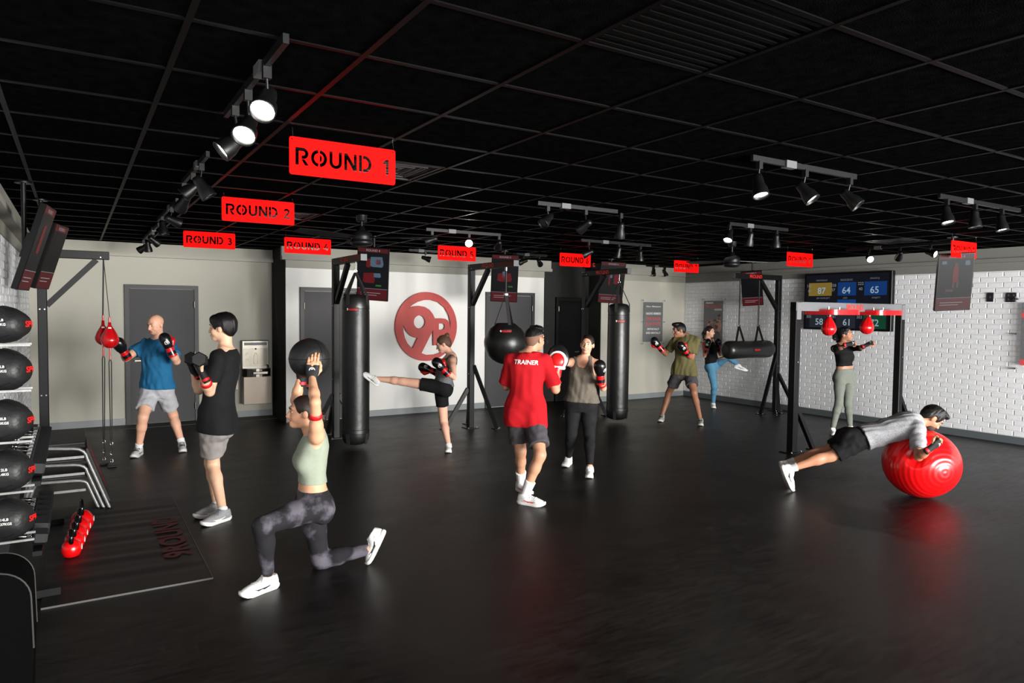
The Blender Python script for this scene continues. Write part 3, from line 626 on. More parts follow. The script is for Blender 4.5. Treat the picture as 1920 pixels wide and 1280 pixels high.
for k, (c, bx) in enumerate(spd):
    zp = c.z-.036; tip = [Vector((0, 0, 1)), Vector((.32, .05, .95))][k]
    ctr_ = Vector((bx.x, bx.y, bx.z)); top = ctr_+tip.normalized()*((zp-bx.z)/tip.normalized().z)
    t2 = thing('speed_bag', ['red speed bag hanging straight down beside the woman\'s curly hair', 'red speed bag swung aside above the woman\'s raised fist'][k], 'punching bag', (ctr_.x, ctr_.y, ctr_.z-.12), 'red speed bags')
    r = .095; MB().lathe(ctr_, tip, pear(None, r, .17), 28, closed_ends=False).build('bag_body', m_redv, t2)
    MB().tube([ctr_+tip.normalized()*.16, top-ZV*.02], .007, 8).build('swivel', m_chrome, t2); MB().tube([top-ZV*.035, top], [.02, .028], 12).build('swivel_mount', m_chrome, t2)
    x_, y_, z_ = frame_from(tip)
    for a in range(4): MB().tube([ctr_+(x_*math.cos(a*1.571+.5)+y_*math.sin(a*1.571+.5))*(q[0]+.001)+z_*q[1] for q in pear(None, r, .17)[1:-1]], .002, 5).build('seam', mat('dark_red_piping', (120, 8, 12), .4), t2)
# ------------------------------------------------------------------ wall logo
lc = onY(YW2-.03, 799.5, 612); lr = .60; t = thing('wall_logo', 'round red metal nine R emblem mounted on the white wall', 'emblem', (lc.x, YW2, lc.z-lr)); m_logo = mat('brushed_red_metal', (164, 42, 34), .5, .1, noise=.08, nscale=30, stretch=(1, 1, .1))
def lg(x, y): return ((x-545)/180, -(y-533)/194)                        # logo drawing units: circle of radius 1
C9 = lg(503, 507)
white = [
 [lg(*p) for p in [(440, 432), (462, 412), (492, 395), (530, 384), (570, 384), (612, 396), (650, 425), (674, 465), (686, 510), (684, 550), (681, 520), (672, 500), (655, 489), (630, 486), (592, 487), (580, 462), (560, 438), (532, 422), (500, 417), (468, 421)]],
 arc(C9[0], C9[1], .185, .19, 0, 345, 23),
 [lg(*p) for p in [(410, 522), (412, 560), (420, 595), (434, 625), (452, 645), (464, 654), (492, 597), (470, 592), (448, 580), (428, 558)]],
 [lg(*p) for p in [(616, 516), (640, 516), (650, 522), (652, 534), (648, 546), (638, 551), (616, 551)]],
 [lg(*p) for p in [(582, 552), (584, 640), (614, 640), (614, 585), (622, 585), (650, 640), (662, 640), (650, 662), (620, 684), (590, 692), (545, 693), (515, 682), (545, 625), (568, 580)]]]
vs, fs = plate(arc(0, 0, 1, 1.0, 0, 355, 71), white, .03)
MB().add([(lc.x+a*lr, YW2-.035+d*.5, lc.z+b*lr*1.02) for a, b, d in vs], fs).build('logo_plate', m_logo, t)
for a in (40, 130, 220, 310): MB().cyl((lc.x+lr*.9*math.cos(math.radians(a)), YW2, lc.z+lr*.9*math.sin(math.radians(a))), (lc.x+lr*.9*math.cos(math.radians(a)), YW2-.06, lc.z+lr*.9*math.sin(math.radians(a))), .008, 8).build('standoff', mat('dark_red_screw', (110, 26, 22), .4), t)
# ------------------------------------------------------------------ screens
m_bez = mat('black_screen_bezel', (9, 9, 10), .35, spec=.2)
m_scr = glow('screen_dark', (12, 12, 15)); m_scrred = glow('screen_dark_red', (74, 18, 24)); m_scrtxt = glow('screen_pale_text', (135, 130, 132))
m_scrblue = glow('screen_pale_blue', (72, 92, 108)); m_scrbody = glow('screen_red_figure', (92, 18, 22)); m_scrskin = glow('screen_dim_skin', (66, 46, 40)); m_scrgreen = glow('screen_green', (44, 90, 44))
def screen(c, yaw, tilt, num, label, figs, h=.72, w=.42, pole=True, roll=0, dim=1):
    """portrait screen: yaw is the way it faces, tilted down"""
    c = Vector(c); f = Vector((math.cos(math.radians(yaw))*math.cos(math.radians(tilt)), math.sin(math.radians(yaw))*math.cos(math.radians(tilt)), -math.sin(math.radians(tilt))))
    rt = ZV.cross(f).normalized(); up = f.cross(rt)
    if roll: q = Matrix.Rotation(math.radians(roll), 3, f); rt, up = q@rt, q@up
    t = thing('wall_screen', label, 'screen', (c.x, c.y, c.z-h/2), 'portrait round screens')
    MB().box(c-f*.02, (w, h, .045), (rt, up, f), bev=.004).build('casing', m_bez, t)
    def rect(x0, y0, x1, y1, m, nm, e=.004): MB().add([c+rt*x+up*y+f*e for x, y in ((x0, y0), (x1, y0), (x1, y1), (x0, y1))], [(0, 1, 2, 3)]).build(nm, m, t)
    W, H_ = w/2-.012, h/2-.012
    rect(-W, -H_, W, H_, m_scr, 'display', .0035); rect(-W, -H_, W, -H_+.15, m_scrred, 'caption_panel'); rect(-W, H_-.055, W, H_, m_scrred, 'title_panel')
    text('ROUND %d' % num, c+up*(H_-.028), rt, up, hei=.03, m=m_scrtxt, parent=t, bold=.01, off=.006)
    for k in range(2): rect(-W+.04, -H_+.09-.03*k, W*.55-k*.05, -H_+.097-.03*k, m_scrtxt, 'caption_line', .006)
    rect(-W, -H_+.15, W, -H_+.154, m_scrtxt, 'divider', .006)
    for (x, y, sx, sy, mm) in figs:
        MB().add([c+rt*(x+sx*a_)+up*(y+sy*b_)+f*.005 for a_, b_ in ((-1, -.8), (-.6, -1), (.8, -1), (1, -.5), (.8, 1), (-.9, .9))], [tuple(range(6))]).build('picture_patch', mm, t)
    if pole:
        MB().box(c-f*.06, (.2, .2, .04), (rt, up, f)).build('bracket', m_blk, t); q = c-f*.09
        MB().tube([q-ZV*.05, (q.x, q.y, ZC)], .018, 10).build('pole', m_track, t); MB().cyl((q.x, q.y, ZC-.012), (q.x, q.y, ZC), .06, 16).build('ceiling_plate', m_blk, t)
    return t
fig = lambda x, y: [(x, y, .035, .10, m_scrbody), (x, y+.12, .02, .025, m_scrskin), (x-.02, y-.12, .014, .05, m_scrskin), (x+.03, y-.12, .014, .05, m_scrskin)]
screen(atd(9.35, 699, 514), 238, 14, 4, 'portrait screen behind the kicked heavy bag', [(.05, .17, .09, .07, m_scrblue), (.07, .17, .035, .035, m_scrbody), (-.06, .15, .03, .06, m_scrbody), (-.05, -.05, .08, .07, m_scrbody), (.06, -.01, .05, .03, m_scrblue), (.08, -.15, .04, .012, m_scrgreen)], roll=-4)
screen(atd(11.4, 946, 522), 238, 14, 5, 'portrait screen behind the wrecking ball bag cord', [(.0, .06, .04, .06, m_scrblue), (0, .02, .12, .07, m_scrbody), (.1, -.13, .04, .012, m_scrgreen)], roll=-2, h=.78, w=.44)
screen(atd(13.0, 1147, 530), 238, 14, 6, 'portrait screen half hidden by the bag frame before the alcove', [(-.05, .05, .015, .1, m_scrbody), (.08, .07, .05, .09, m_scrbody), (-.02, .12, .02, .03, m_scrblue)], roll=-3, h=.78, w=.46)
screen(atd(13.35, 1410, 541), 218, 18, 7, 'portrait screen behind the uppercut bag frame arm', [], roll=4, h=.68, w=.38)
screen(atd(8.7, 1790, 529), 232, 12, 8, 'portrait screen hanging before the white brick wall', fig(0, .1)+[(.13, .24, .03, .03, m_scrblue), (-.14, .25, .03, .02, m_scrblue), (-.06, -.1, .05, .015, m_scrskin)], roll=3)
screen(atd(5.6, 70, 466), -8, 17, 3, 'large portrait screen by the left wall turned edgewise over the ball rack', [(0, .08, .05, .12, m_scrbody)], h=.70, w=.42)
screen(atd(6.5, 98, 482), -14, 17, 3, 'second portrait screen edge on beside the bag frame by the left wall', [], h=.62, w=.40)
# scoreboard
def bx(u, v): return onX(XR-.07, u, v)
a, b = bx(1512, 513), bx(1673, 620); y0, y1, z0, z1 = b.y, a.y, 1.555, 2.555
t = thing('scoreboard_screen', 'wide dark scoreboard screen of numbers mounted on the brick wall', 'screen', (XR, (y0+y1)/2, z0))
MB().box((XR-.075, (y0+y1)/2, (z0+z1)/2), (.09, y1-y0, z1-z0), bev=.008).build('casing', m_bez, t)
xs_ = XR-.1215
def srect(c0, r0, c1, r1, rgb, nm, e=.001, em=.35):
    k = 'scoreboard_%d_%d_%d' % rgb; mm = glow(k, rgb); ya, yb = y1-(y1-y0)*c0, y1-(y1-y0)*c1; za, zb = z1-(z1-z0)*r0, z1-(z1-z0)*r1
    MB().add([(xs_-e, ya, za), (xs_-e, yb, za), (xs_-e, yb, zb), (xs_-e, ya, zb)], [(0, 1, 2, 3)]).build(nm, mm, t)
def stext(s, c, r, h, rgb=(140, 160, 172)):
    text(s, (xs_-.003, y1-(y1-y0)*c, z1-(z1-z0)*r), -Y3, ZV, hei=h, m=glow('score_txt_%d_%d_%d' % rgb, rgb), parent=t, bold=.01, off=.001)
srect(.03, .03, .97, .97, (14, 16, 24), 'display', .0)
srect(.06, .17, .34, .40, (118, 98, 40), 'score_tile'); srect(.41, .17, .62, .40, (14, 50, 104), 'score_tile'); srect(.71, .17, .95, .40, (14, 50, 104), 'score_tile')
srect(.41, .47, .62, .56, (16, 56, 118), 'score_tile'); srect(.71, .72, .95, .96, (10, 62, 40), 'score_tile'); srect(.08, .72, .33, .96, (34, 36, 44), 'score_tile'); srect(.40, .72, .62, .96, (34, 36, 44), 'score_tile')
for s, c, r in (('87', .22, .31), ('64', .51, .31), ('65', .82, .31), ('58', .2, .86), ('61', .52, .86), ('72', .83, .86)): stext(s, c, r, .115)
for s, c, r in (('142', .07, .22), ('80', .075, .31), ('258', .36, .22), ('57', .36, .30), ('222', .67, .20), ('40', .67, .29), ('305', .07, .77), ('781', .365, .77), ('303', .665, .77)): stext(s, c, r, .05, (110, 115, 120))
for s, c, r in (('HARVEYJACK', .22, .13), ('SHOUSHO', .51, .13), ('DRAGO JJ', .82, .12), ('JAR CROSS JETT', .24, .445), ('JOJO', .5, .445), ('KRISJETT', .84, .445), ('ALOZ', .2, .68), ('HERALD', .5, .68), ('MASTER PH', .82, .68)): stext(s, c, r, .035, (96, 100, 108))
# ------------------------------------------------------------------ posters in clear panels
m_acr = mat('clear_acrylic', (225, 228, 228), .05, alpha=.09, spec=.5)
m_post = mat('poster_charcoal', (42, 42, 46), .4)
def poster(c, rt, w, h, label, off=.05, pm=m_post, mw=.06):
    c, rt = Vector(c), Vector(rt); n_ = rt.cross(ZV); t = thing('framed_poster', label, 'poster', (c.x, c.y, c.z-h/2-mw), 'posters in clear panels')
    MB().box(c+n_*off, (w+2*mw, h+2*mw, .006), (rt, ZV, n_)).build('acrylic_panel', m_acr, t)
    MB().box(c+n_*(off-.006), (w, h, .003), (rt, ZV, n_)).build('poster_sheet', pm, t)
    for x in (-1, 1):
        for z in (-1, 0, 1): 
            p = c+rt*x*(w/2+mw*.6)+ZV*z*(h/2+mw*.6); MB().cyl(p+n_*.001, p+n_*(off+.012), .012, 12).build('standoff', m_chrome, t)
    return t, lambda x, y, e=.004: c+rt*x+ZV*y+n_*(off-.006+.0015+e*.5)
a, b = onY(YW3, 1204, 563), onY(YW3, 1240, 643); c = (a+b)/2; pw, ph = .54, .84
t, P = poster((c.x, YW3, c.z), X3, pw, ph, 'dark mission statement poster in a clear panel on the putty wall')
for s, y, h, mm in (('Our Mission:', .33, .03, m_whitetxt), ('MAKING MEMBERS', .18, .05, m_whitetxt), ('STRONGER', .07, .06, m_redtxt), ('IN 30 MINUTES', -.04, .06, m_redtxt), ('PHYSICALLY', -.15, .045, m_whitetxt), ('AND MENTALLY', -.23, .045, m_whitetxt)):
    text(s, P(0, y), X3, ZV, hei=h, wid=.42 if len(s) > 11 else None, m=mm, parent=t, bold=.015, off=.001)
a, b = onX(XR, 1323, 566), onX(XR, 1358, 640); cy_ = (a.y+b.y)/2; cz_ = 1.66
t, P = poster((XR-.01, cy_, cz_), -Y3, .52, .84, 'dark poster of two boxers in a clear panel on the brick wall', pm=mat('poster_black', (24, 23, 24), .4))
text('SHANNON', P(-.1, .38), -Y3, ZV, wid=.2, hei=.035, m=m_whitetxt, parent=t, bold=.02, italic=.2); text('"THE CANNON"', P(0, .31), -Y3, ZV, wid=.46, hei=.06, m=m_redtxt, parent=t, bold=.02, italic=.2); text('HUDSON', P(.13, .24), -Y3, ZV, wid=.2, hei=.04, m=m_whitetxt, parent=t, bold=.02, italic=.2)
m_pskin = mat('poster_skin', (150, 96, 70), .4); m_pdark = mat('poster_glove', (50, 22, 22), .4); m_pred = mat('poster_dark_red', (90, 20, 20), .4); m_phair = mat('poster_hair', (40, 28, 22), .4)
def patch(P, t, x, y, sx, sy, mm, rot=0, e=.004):
    n_ = 12; cr, sr = math.cos(rot), math.sin(rot)
    MB().add([P(x+sx*math.cos(2*math.pi*i/n_)*cr-sy*math.sin(2*math.pi*i/n_)*sr, y+sx*math.cos(2*math.pi*i/n_)*sr+sy*math.sin(2*math.pi*i/n_)*cr, e) for i in range(n_)], [tuple(range(n_))]).build('printed_figure', mm, t)
for q in ((.15, -.09, .08, .16, m_pskin, 0), (.16, .08, .045, .055, m_pskin, 0), (.16, .115, .045, .03, m_phair, 0), (.06, .0, .1, .03, m_pskin, -.25), (.05, .02, .035, .035, m_pdark, 0), (-.12, -.08, .03, .12, m_pskin, -.4), (-.06, -.02, .1, .03, m_pskin, .1), (.02, -.14, .12, .06, m_pred, .2), (.1, -.3, .1, .1, m_pdark, 0)): patch(P, t, *q[:5], rot=q[5])
t, P = poster((XR-.01, 4.23, 1.58), -Y3, .72, .88, 'dark poster with red bars in a clear panel beside the outlets', pm=mat('poster_slate', (48, 50, 58), .4), off=.06, mw=.09)
for y0_, y1_ in ((.23, .30), (-.44, -.36)): MB().add([P(-.36, y0_), P(.36, y0_), P(.36, y1_), P(-.36, y1_)], [(0, 1, 2, 3)]).build('red_bar', m_redtxt, t)
patch(P, t, -.2, -.2, .06, .06, mat('poster_grey', (165, 165, 168), .4)); text('9R', P(-.2, -.2, .008), -Y3, ZV, hei=.05, m=m_whitetxt, parent=t, bold=.03); text('ROUND', P(-.15, -.4, .008), -Y3, ZV, hei=.035, m=m_whitetxt, parent=t, bold=.03)
# wall outlets and switch
def wallplate(label, c, n_, rt, w, h, slots, nm='outlet_plate', cat='outlet'):
    c, n_, rt = Vector(c), Vector(n_), Vector(rt); t = thing(nm, label, cat, (c.x, c.y, c.z-h/2))
    MB().box(c+n_*.006, (w, h, .012), (rt, ZV, n_), bev=.003).build('plate', mat('black_plastic', (26, 27, 32), .4), t)
    for x, y in slots: MB().box(c+rt*x+ZV*y+n_*.0125, (.022, .028, .003), (rt, ZV, n_)).build('socket', mat('grey_plastic', (70, 70, 75), .4), t)
wallplate('black blank wall plate on the white brick wall beside the double outlet', (XR-.012, 5.02, 2.105), -X3, -Y3, .09, .135, [(0, 0)])
wallplate('black double socket outlet on the white brick wall beside the poster', (XR-.012, 4.75, 2.10), -X3, -Y3, .135, .135, [(x, y) for x in (-.033, .033) for y in (-.03, .03)])
wallplate('small black light switch on the dark alcove wall beside the black door', (8.09, YAL, 1.22), -Y3, X3, .08, .12, [(0, 0)], 'light_switch', 'switch')
# exit sign
p = onY(YAL-.3, 1120, 494); t = thing('exit_sign', 'dark EXIT sign with dim red letters hung in the alcove', 'sign', (p.x, p.y, p.z-.1))
MB().box(p, (.36, .05, .21), bev=.006).build('casing', m_blk, t); text('EXIT', p-Y3*.027, X3, ZV, wid=.27, hei=.14, m=mat('dim_red_letters', (150, 16, 18), .5, emit=.5), parent=t, bold=.01)
MB().tube([p+ZV*.1, (p.x, p.y, ZC)], .01, 8).build('stem', m_blk, t)
# ------------------------------------------------------------------ drinking fountain
Yw = YB-.012; fx0, fx1 = 2.335, 2.815
t = thing('bottle_filler_fountain', 'stainless steel bottle filling fountain on the putty wall', 'fountain', ((fx0+fx1)/2, Yw, .26))
cxm = (fx0+fx1)/2-.01
MB().box((cxm, Yw-.05, 1.05), (.44, .10, .49), bev=.012).build('filler_panel', m_steel, t)
MB().box((cxm, Yw-.102, 1.005), (.39, .006, .30), bev=.002).build('filler_recess', mat('dark_steel', (96, 92, 84), .3, 1), t)
MB().box((cxm, Yw-.103, 1.235), (.36, .008, .045), bev=.003).build('control_strip', mat('grey_control', (80, 76, 70), .4), t)
MB().box((cxm, Yw-.108, 1.24), (.06, .003, .02)).build('blue_badge', mat('blue_badge', (40, 70, 150), .4), t)
MB().box((cxm+.13, Yw-.108, 1.235), (.04, .003, .012)).build('indicator', mat('teal_indicator', (60, 120, 110), .4), t)
MB().tube([(cxm, Yw-.1, 1.16), (cxm, Yw-.13, 1.16), (cxm, Yw-.135, 1.14)], .008, 8).build('spout', m_chrome, t)
bo = [(-.03, -.1), (.03, -.1), (.03, .03), (.012, .06), (.012, .085), (-.012, .085), (-.012, .06), (-.03, .03)]
MB().tube([(cxm+x, Yw-.107, 1.0+y) for x, y in bo], .003, 5, closed=True).build('bottle_outline', m_whitetxt, t)
for z in (1.06, .96): MB().tube([(cxm-.14+.02*math.cos(a), Yw-.107, z+.025*math.sin(a)) for a in (0, 1, 2, 3, 4)], .003, 5).build('icon', m_whitetxt, t)
bas = MB(); bas.prism(arc(0, 0, .245, .33, 180, 360, 16), (cxm+.01, Yw, .70), X3, Y3, .125); bas.build('basin', m_steel, t)
MB().prism(arc(0, 0, .21, .285, 180, 360, 16), (cxm+.01, Yw-.01, .824), X3, Y3, .004).build('basin_bowl', mat('pale_steel', (190, 186, 178), .25, 1), t)
MB().box((cxm+.03, Yw-.325, .765), (.24, .02, .05), bev=.008).build('push_bar', mat('dark_steel', (96, 92, 84), .3, 1), t)
MB().tube([(cxm+.19, Yw-.15, .82), (cxm+.19, Yw-.15, .87), (cxm+.17, Yw-.17, .885)], .01, 8).build('bubbler', m_chrome, t)
MB().box((cxm, Yw-.13, .47), (.45, .26, .46), bev=.006).build('cabinet', mat('warm_steel', (128, 116, 103), .4, .35), t)
t = thing('drinking_fountain', 'second stainless steel drinking fountain partly behind the black T-shirt', 'fountain', (2.05, Yw, .5))
MB().prism(arc(0, 0, .235, .3, 180, 360, 16), (2.05, Yw, .83), X3, Y3, .12).build('basin', m_steel, t); MB().box((2.05, Yw-.12, .66), (.43, .24, .34), bev=.006).build('cabinet', mat('warm_steel', (128, 116, 103), .4, .35), t)
MB().tube([(2.2, Yw-.15, .95), (2.2, Yw-.15, 1.01), (2.18, Yw-.17, 1.02)], .01, 8).build('bubbler', m_chrome, t)
# ------------------------------------------------------------------ ceiling fans
def fan(c, label, r, ang, zb=2.5):
    c = Vector(c); t = thing('ceiling_fan', label, 'ceiling fan', (c.x, c.y, zb), 'ceiling fans')
    MB().lathe((c.x, c.y, ZC-.07), ZV, [(.045, 0), (.055, .01), (.055, .06), (.062, .07)], 20).build('canopy', m_track, t)
    MB().tube([(c.x, c.y, zb+.12), (c.x, c.y, ZC-.05)], .014, 10).build('downrod', m_track, t)
    MB().lathe((c.x, c.y, zb-.03), ZV, [(.05, -.01), (.1, 0), (.115, .02), (.115, .045), (.1, .055), (.108, .07), (.108, .12), (.07, .15), (.035, .165), (.03, .2)], 28).build('motor', m_track, t)
    for k in range(3):
        a = math.radians(ang+120*k); e = Vector((math.cos(a), math.sin(a), 0)); s = Vector((-e.y, e.x, 0)); tilt = (s+ZV*.2).normalized(); p0 = Vector((c.x, c.y, zb+.05))
        poly = [(.1, -.04), (.18, -.06), (.35, -.09), (r*.7, -.09), (r, -.06), (r, .06), (r*.7, .07), (.35, .06), (.18, .04), (.1, .03)]
        MB().prism(poly, p0, e, tilt, .008).build('blade', m_blk, t)
    return t
fan(onZ(2.76, 678, 413), 'black three blade ceiling fan above the kicked heavy bag', .80, -40, 2.53)
fan(onZ(2.52, 1372, 493), 'black three blade ceiling fan beside the uppercut bag frame', .7, -20)
from mathutils.bvhtree import BVHTree
# ------------------------------------------------------------------ left wall: ball stand, dumbbells, kettlebells, plyo platforms, mat
m_ballv = mat('black_ball_leather', (24, 25, 25), .5, noise=.2, nscale=12, bump=.3, bscale=40)
m_silver = mat('silver_powdercoat', (150, 150, 148), .35, .4, noise=.15, nscale=30)
BX, BY = -.335, 4.78
t = thing('medicine_ball_stand', 'tall silver and black rack holding medicine balls by the left wall', 'ball rack', (BX, BY, 0))
BV = [607, 690, 783, 875, 965]; BZ = [atd(4.0, 12, v).z for v in BV]; BR = .122
MB().box((-.50, BY, .95), (.06, .06, 1.9), bev=.004).build('upright', m_frame, t); MB().box((-.38, BY, .02), (.3, .42, .04), bev=.006).build('foot', m_frame, t)
MB().box((-.47, BY-.2, .3), (.16, .012, .42)).build('side_plate', m_frame, t)
for z in (.34, .43): bolt((-.43, BY-.206, z), -Y3, t, .012)
for z in BZ:
    for s in (-1, 1): MB().bar((-.51, BY+s*.075, z-.112), (-.21, BY+s*.075, z-.112), .018, .012, Y3).build('shelf_rail', m_silver, t)
labs = ['top medicine ball', 'medicine ball second from the top', 'medicine ball in the middle', 'medicine ball second from the bottom', 'bottom medicine ball']
WT = ['6LB|2.7KG', '8LB|3.6KG', '10LB|4.5KGS', '12LB|5.4KG', '14LB|6.37KGS']
for k, z in enumerate(BZ):
    c = Vector((BX, BY, z)); ax = Vector((.80, -.60, 0)); xd, yd, zd = frame_from(ax); sq = .86 if k == 0 else 1
    t = thing('medicine_ball', 'black leather '+labs[k]+' of the stand by the left wall', 'medicine ball', (c.x, c.y, c.z-BR*sq), 'medicine balls on the stand')
    prof = [(0, -.125), (.045, -.122), (.070, -.112), (.088, -.085), (.110, -.045), (BR, 0), (.110, .045), (.088, .085), (.070, .112), (.045, .122), (0, .125)]
    mb = MB(); mb.lathe(c, ax, prof, 28, closed_ends=False); mb.v = [(p[0], p[1], c.z+(p[2]-c.z)*sq) for p in mb.v]; mb.build('ball_body', m_ballv, t)
    bv = BVHTree.FromPolygons([Vector(v) for v in mb.v], mb.f)
    def wrap(cn, rt, up, oy=0):
        def f(x, y):
            q = c+rt*x+up*(y+oy)+cn*.4; h_ = bv.ray_cast(q, -cn)[0]; return (h_ if h_ else c+rt*x+up*(y+oy)+cn*.09)+cn*.0035
        return f
    for a in range(6):
        e = xd*math.cos(a*math.pi/3+.3)+yd*math.sin(a*math.pi/3+.3); q = [c+e*(r_+.001)+zd*h_ for r_, h_ in prof[3:-3]]; MB().tube([(p.x, p.y, c.z+(p.z-c.z)*sq) for p in q], .002, 5).build('seam', m_blk, t)
    cn = Vector((-.05, -1, .12)).normalized(); rt = cn.cross(ZV)*-1; rt = ZV.cross(cn).normalized(); up = cn.cross(rt); pc = c+cn*(BR*.95*sq)
    for i, s in enumerate(WT[k].split('|')): text(s, pc, rt, up, hei=.014, m=m_whitetxt, parent=t, bold=.02, bend=wrap(cn, rt, up, .012-.024*i))
    cn = Vector((.95, -.30, .03)).normalized(); rt = ZV.cross(cn).normalized(); up = cn.cross(rt); text('SPRI', c, rt, up, hei=.034, m=m_redtxt, parent=t, bold=.03, bend=wrap(cn, rt, up))
# dumbbell rack
DX = -.33
t = thing('dumbbell_rack', 'black steel two tier dumbbell rack along the left wall', 'dumbbell rack', (DX, 6.0, 0))
for y in (5.25, 6.95):
    MB().bar((-.45, y, .02), (-.30, y, .86), .06, .06, Y3).build('upright', m_frame, t); MB().bar((-.52, y, .03), (-.1, y, .03), .06, .05, Y3).build('foot', m_frame, t)
    MB().box((-.275, y-.04, .80), (.05, .014, .09)).build('end_plate', m_silver, t)
for zt_, x_ in ((.80, -.33), (.36, -.33)):
    for s in (-.11, .11): MB().bar((x_+s, 5.22, zt_-.055+s*-.12), (x_+s, 6.98, zt_-.055+s*-.12), .05, .03, X3).build('shelf_rail', m_frame, t)
def hexhead(mb, a, b, r):
    mb.lathe(a, Vector(b)-Vector(a), [(0, 0), (r*.86, 0), (r, .012), (r, (Vector(b)-Vector(a)).length-.012), (r*.86, (Vector(b)-Vector(a)).length), (0, (Vector(b)-Vector(a)).length)], 6, smooth=False, closed_ends=False)
m_rub = mat('black_rubber', (20, 20, 21), .55, noise=.15, nscale=30)
def dumbbell(c, d, label, r, gap, hl, group):
    c, d = Vector(c), Vector(d).normalized(); t = thing('dumbbell', label, 'dumbbell', (c.x, c.y, c.z-r), group)
    for s in (-1, 1):
        mb = MB(); hexhead(mb, c+d*s*gap/2, c+d*s*(gap/2+hl), r); mb.build('hex_head', m_rub, t)
    g = gap/2; MB().lathe(c-d*g, d, [(.012, 0), (.020, .004), (.020, .012), (.013, .016), (.015, gap*.3), (.0165, g), (.015, gap*.7), (.013, gap-.016), (.020, gap-.012), (.020, gap-.004), (.012, gap)], 14).build('handle', m_chrome, t)
    return t
ORD = ['first', 'second', 'third', 'fourth', 'fifth', 'sixth', 'seventh', 'eighth', 'ninth', 'tenth', 'eleventh']
for k in range(11):
    y = 5.42+k*.140; r = .062-.0012*k
    dumbbell((DX, y, .815+.001*k), (1, 0, -.14), 'black hex dumbbell, %s from the ball stand in the upper rack row' % ORD[k], r, .14, .085, 'dumbbells on the upper rack row')
for k in range(6):
    y = 5.62+k*.15; dumbbell((DX, y, .375), (1, 0, -.14), 'large hex dumbbell, %s from the ball stand in the lower rack row' % ORD[k+1], .07, .14, .1, 'dumbbells on the lower rack row')
dumbbell((DX+.02, 5.36, .375), (1, 0, -.14), 'single small hex dumbbell apart at the end of the lower rack row', .055, .13, .08, 'dumbbells on the lower rack row')
# kettlebells
m_kb = mat('red_kettlebell_vinyl', (222, 10, 14), .25, coat=.3); m_kbh = mat('black_enamel', (10, 10, 11), .15)
for k, (u, v, r) in enumerate([(133, 1045, .066), (143, 1027, .068), (147, 1011, .07), (151, 998, .074), (154, 986, .084)]):
    p = onZ(.012, u, v); p.x += .02; y = 5.98+k*.17; p = Vector((-.045+.018*k, y, .012))
    t = thing('kettlebell', ['smallest red kettlebell at the near end of the row on the mat', 'second smallest red kettlebell in the row on the mat', 'middle red kettlebell in the row on the mat', 'second largest red kettlebell in the row on the mat', 'largest red kettlebell at the far end of the row'][k], 'kettlebell', p, 'red kettlebells')
    MB().lathe(p, ZV, [(0, 0), (r*.62, 0), (r*.8, r*.12), (r*.97, r*.5), (r, r*.85), (r*.9, r*1.35), (r*.62, r*1.7), (r*.4, r*1.85), (0, r*1.9)], 24, closed_ends=False).build('bell', m_kb, t)
    hw = r*.72; MB().tube([p+Vector((0, -hw*.75, r*1.55)), p+Vector((0, -hw, r*1.95)), p+Vector((0, -hw*.95, r*2.4)), p+Vector((0, -hw*.55, r*2.75)), p+Vector((0, 0, r*2.85)), p+Vector((0, hw*.55, r*2.75)), p+Vector((0, hw*.95, r*2.4)), p+Vector((0, hw, r*1.95)), p+Vector((0, hw*.75, r*1.55))], .016, 10).build('handle', m_kbh, t)
    MB().lathe(p+Vector((r*.985, 0, r*.95)), X3, [(0, 0), (.022, -.002), (.022, .003), (0, .004)], 14, closed_ends=False).build('weight_label', m_whitetxt, t)
# plyo platforms
for k, (zh, w0, lab) in enumerate([(.60, .245, 'tallest silver plyometric platform with a black top beside the dumbbell rack'), (.445, .20, 'middle silver plyometric platform nested under the tallest one'), (.29, .16, 'lowest silver plyometric platform nested under the other two')]):
    ya, yb = 7.26+.03*k, 7.98-.03*k; xr_, xl_ = w0, -.46+.03*k; lean = .21*zh/.6
    t = thing('plyo_platform', lab, 'platform', ((xr_+xl_)/2, 7.6, 0), 'nested plyo platforms')
    for y in (ya, yb):
        pts = [(xr_, y, .012), (xr_-lean*.80, y, zh*.80)]+[(xr_-lean*.82-.10*(1-math.cos(a)), y, zh*.82+.085*math.sin(a)*zh/.6) for a in (.3, .7, 1.1, 1.5)]+[(xl_+lean, y, zh), (xl_+lean*.7, y, zh*.82), (xl_, y, .012)]
        MB().tube(pts, .014, 8).build('side_frame', m_silver, t)
        MB().bar((xl_+.12, y, zh-.10), (xr_-lean*.86-.01, y, zh-.10), .022, .016, ZV).build('rail', m_silver, t)
        for x in (xl_, xr_): MB().cyl((x, y, 0), (x, y, .02), .018, 10).build('rubber_foot', m_blk, t)
    MB().box(((xl_+xr_)/2-.02, (ya+yb)/2, zh+.016), (xr_-xl_-2*lean+.1, yb-ya-.06, .022), bev=.005).build('top_pad', m_rub, t)
    if k == 0:
        n_ = Vector((.95, 0, .33)).normalized(); up = Vector((-.33, 0, .95)); c = Vector((xr_-.085, (ya+yb)/2, .32))
        MB().box(c, (yb-ya-.04, .52, .012), (Y3, up, n_)).build('side_panel', mat('black_panel', (30, 29, 29), .5), t); text('9ROUND', c, up*-1, Y3, wid=.4, hei=.16, m=m_redtxt, parent=t, bold=.02, off=.009)
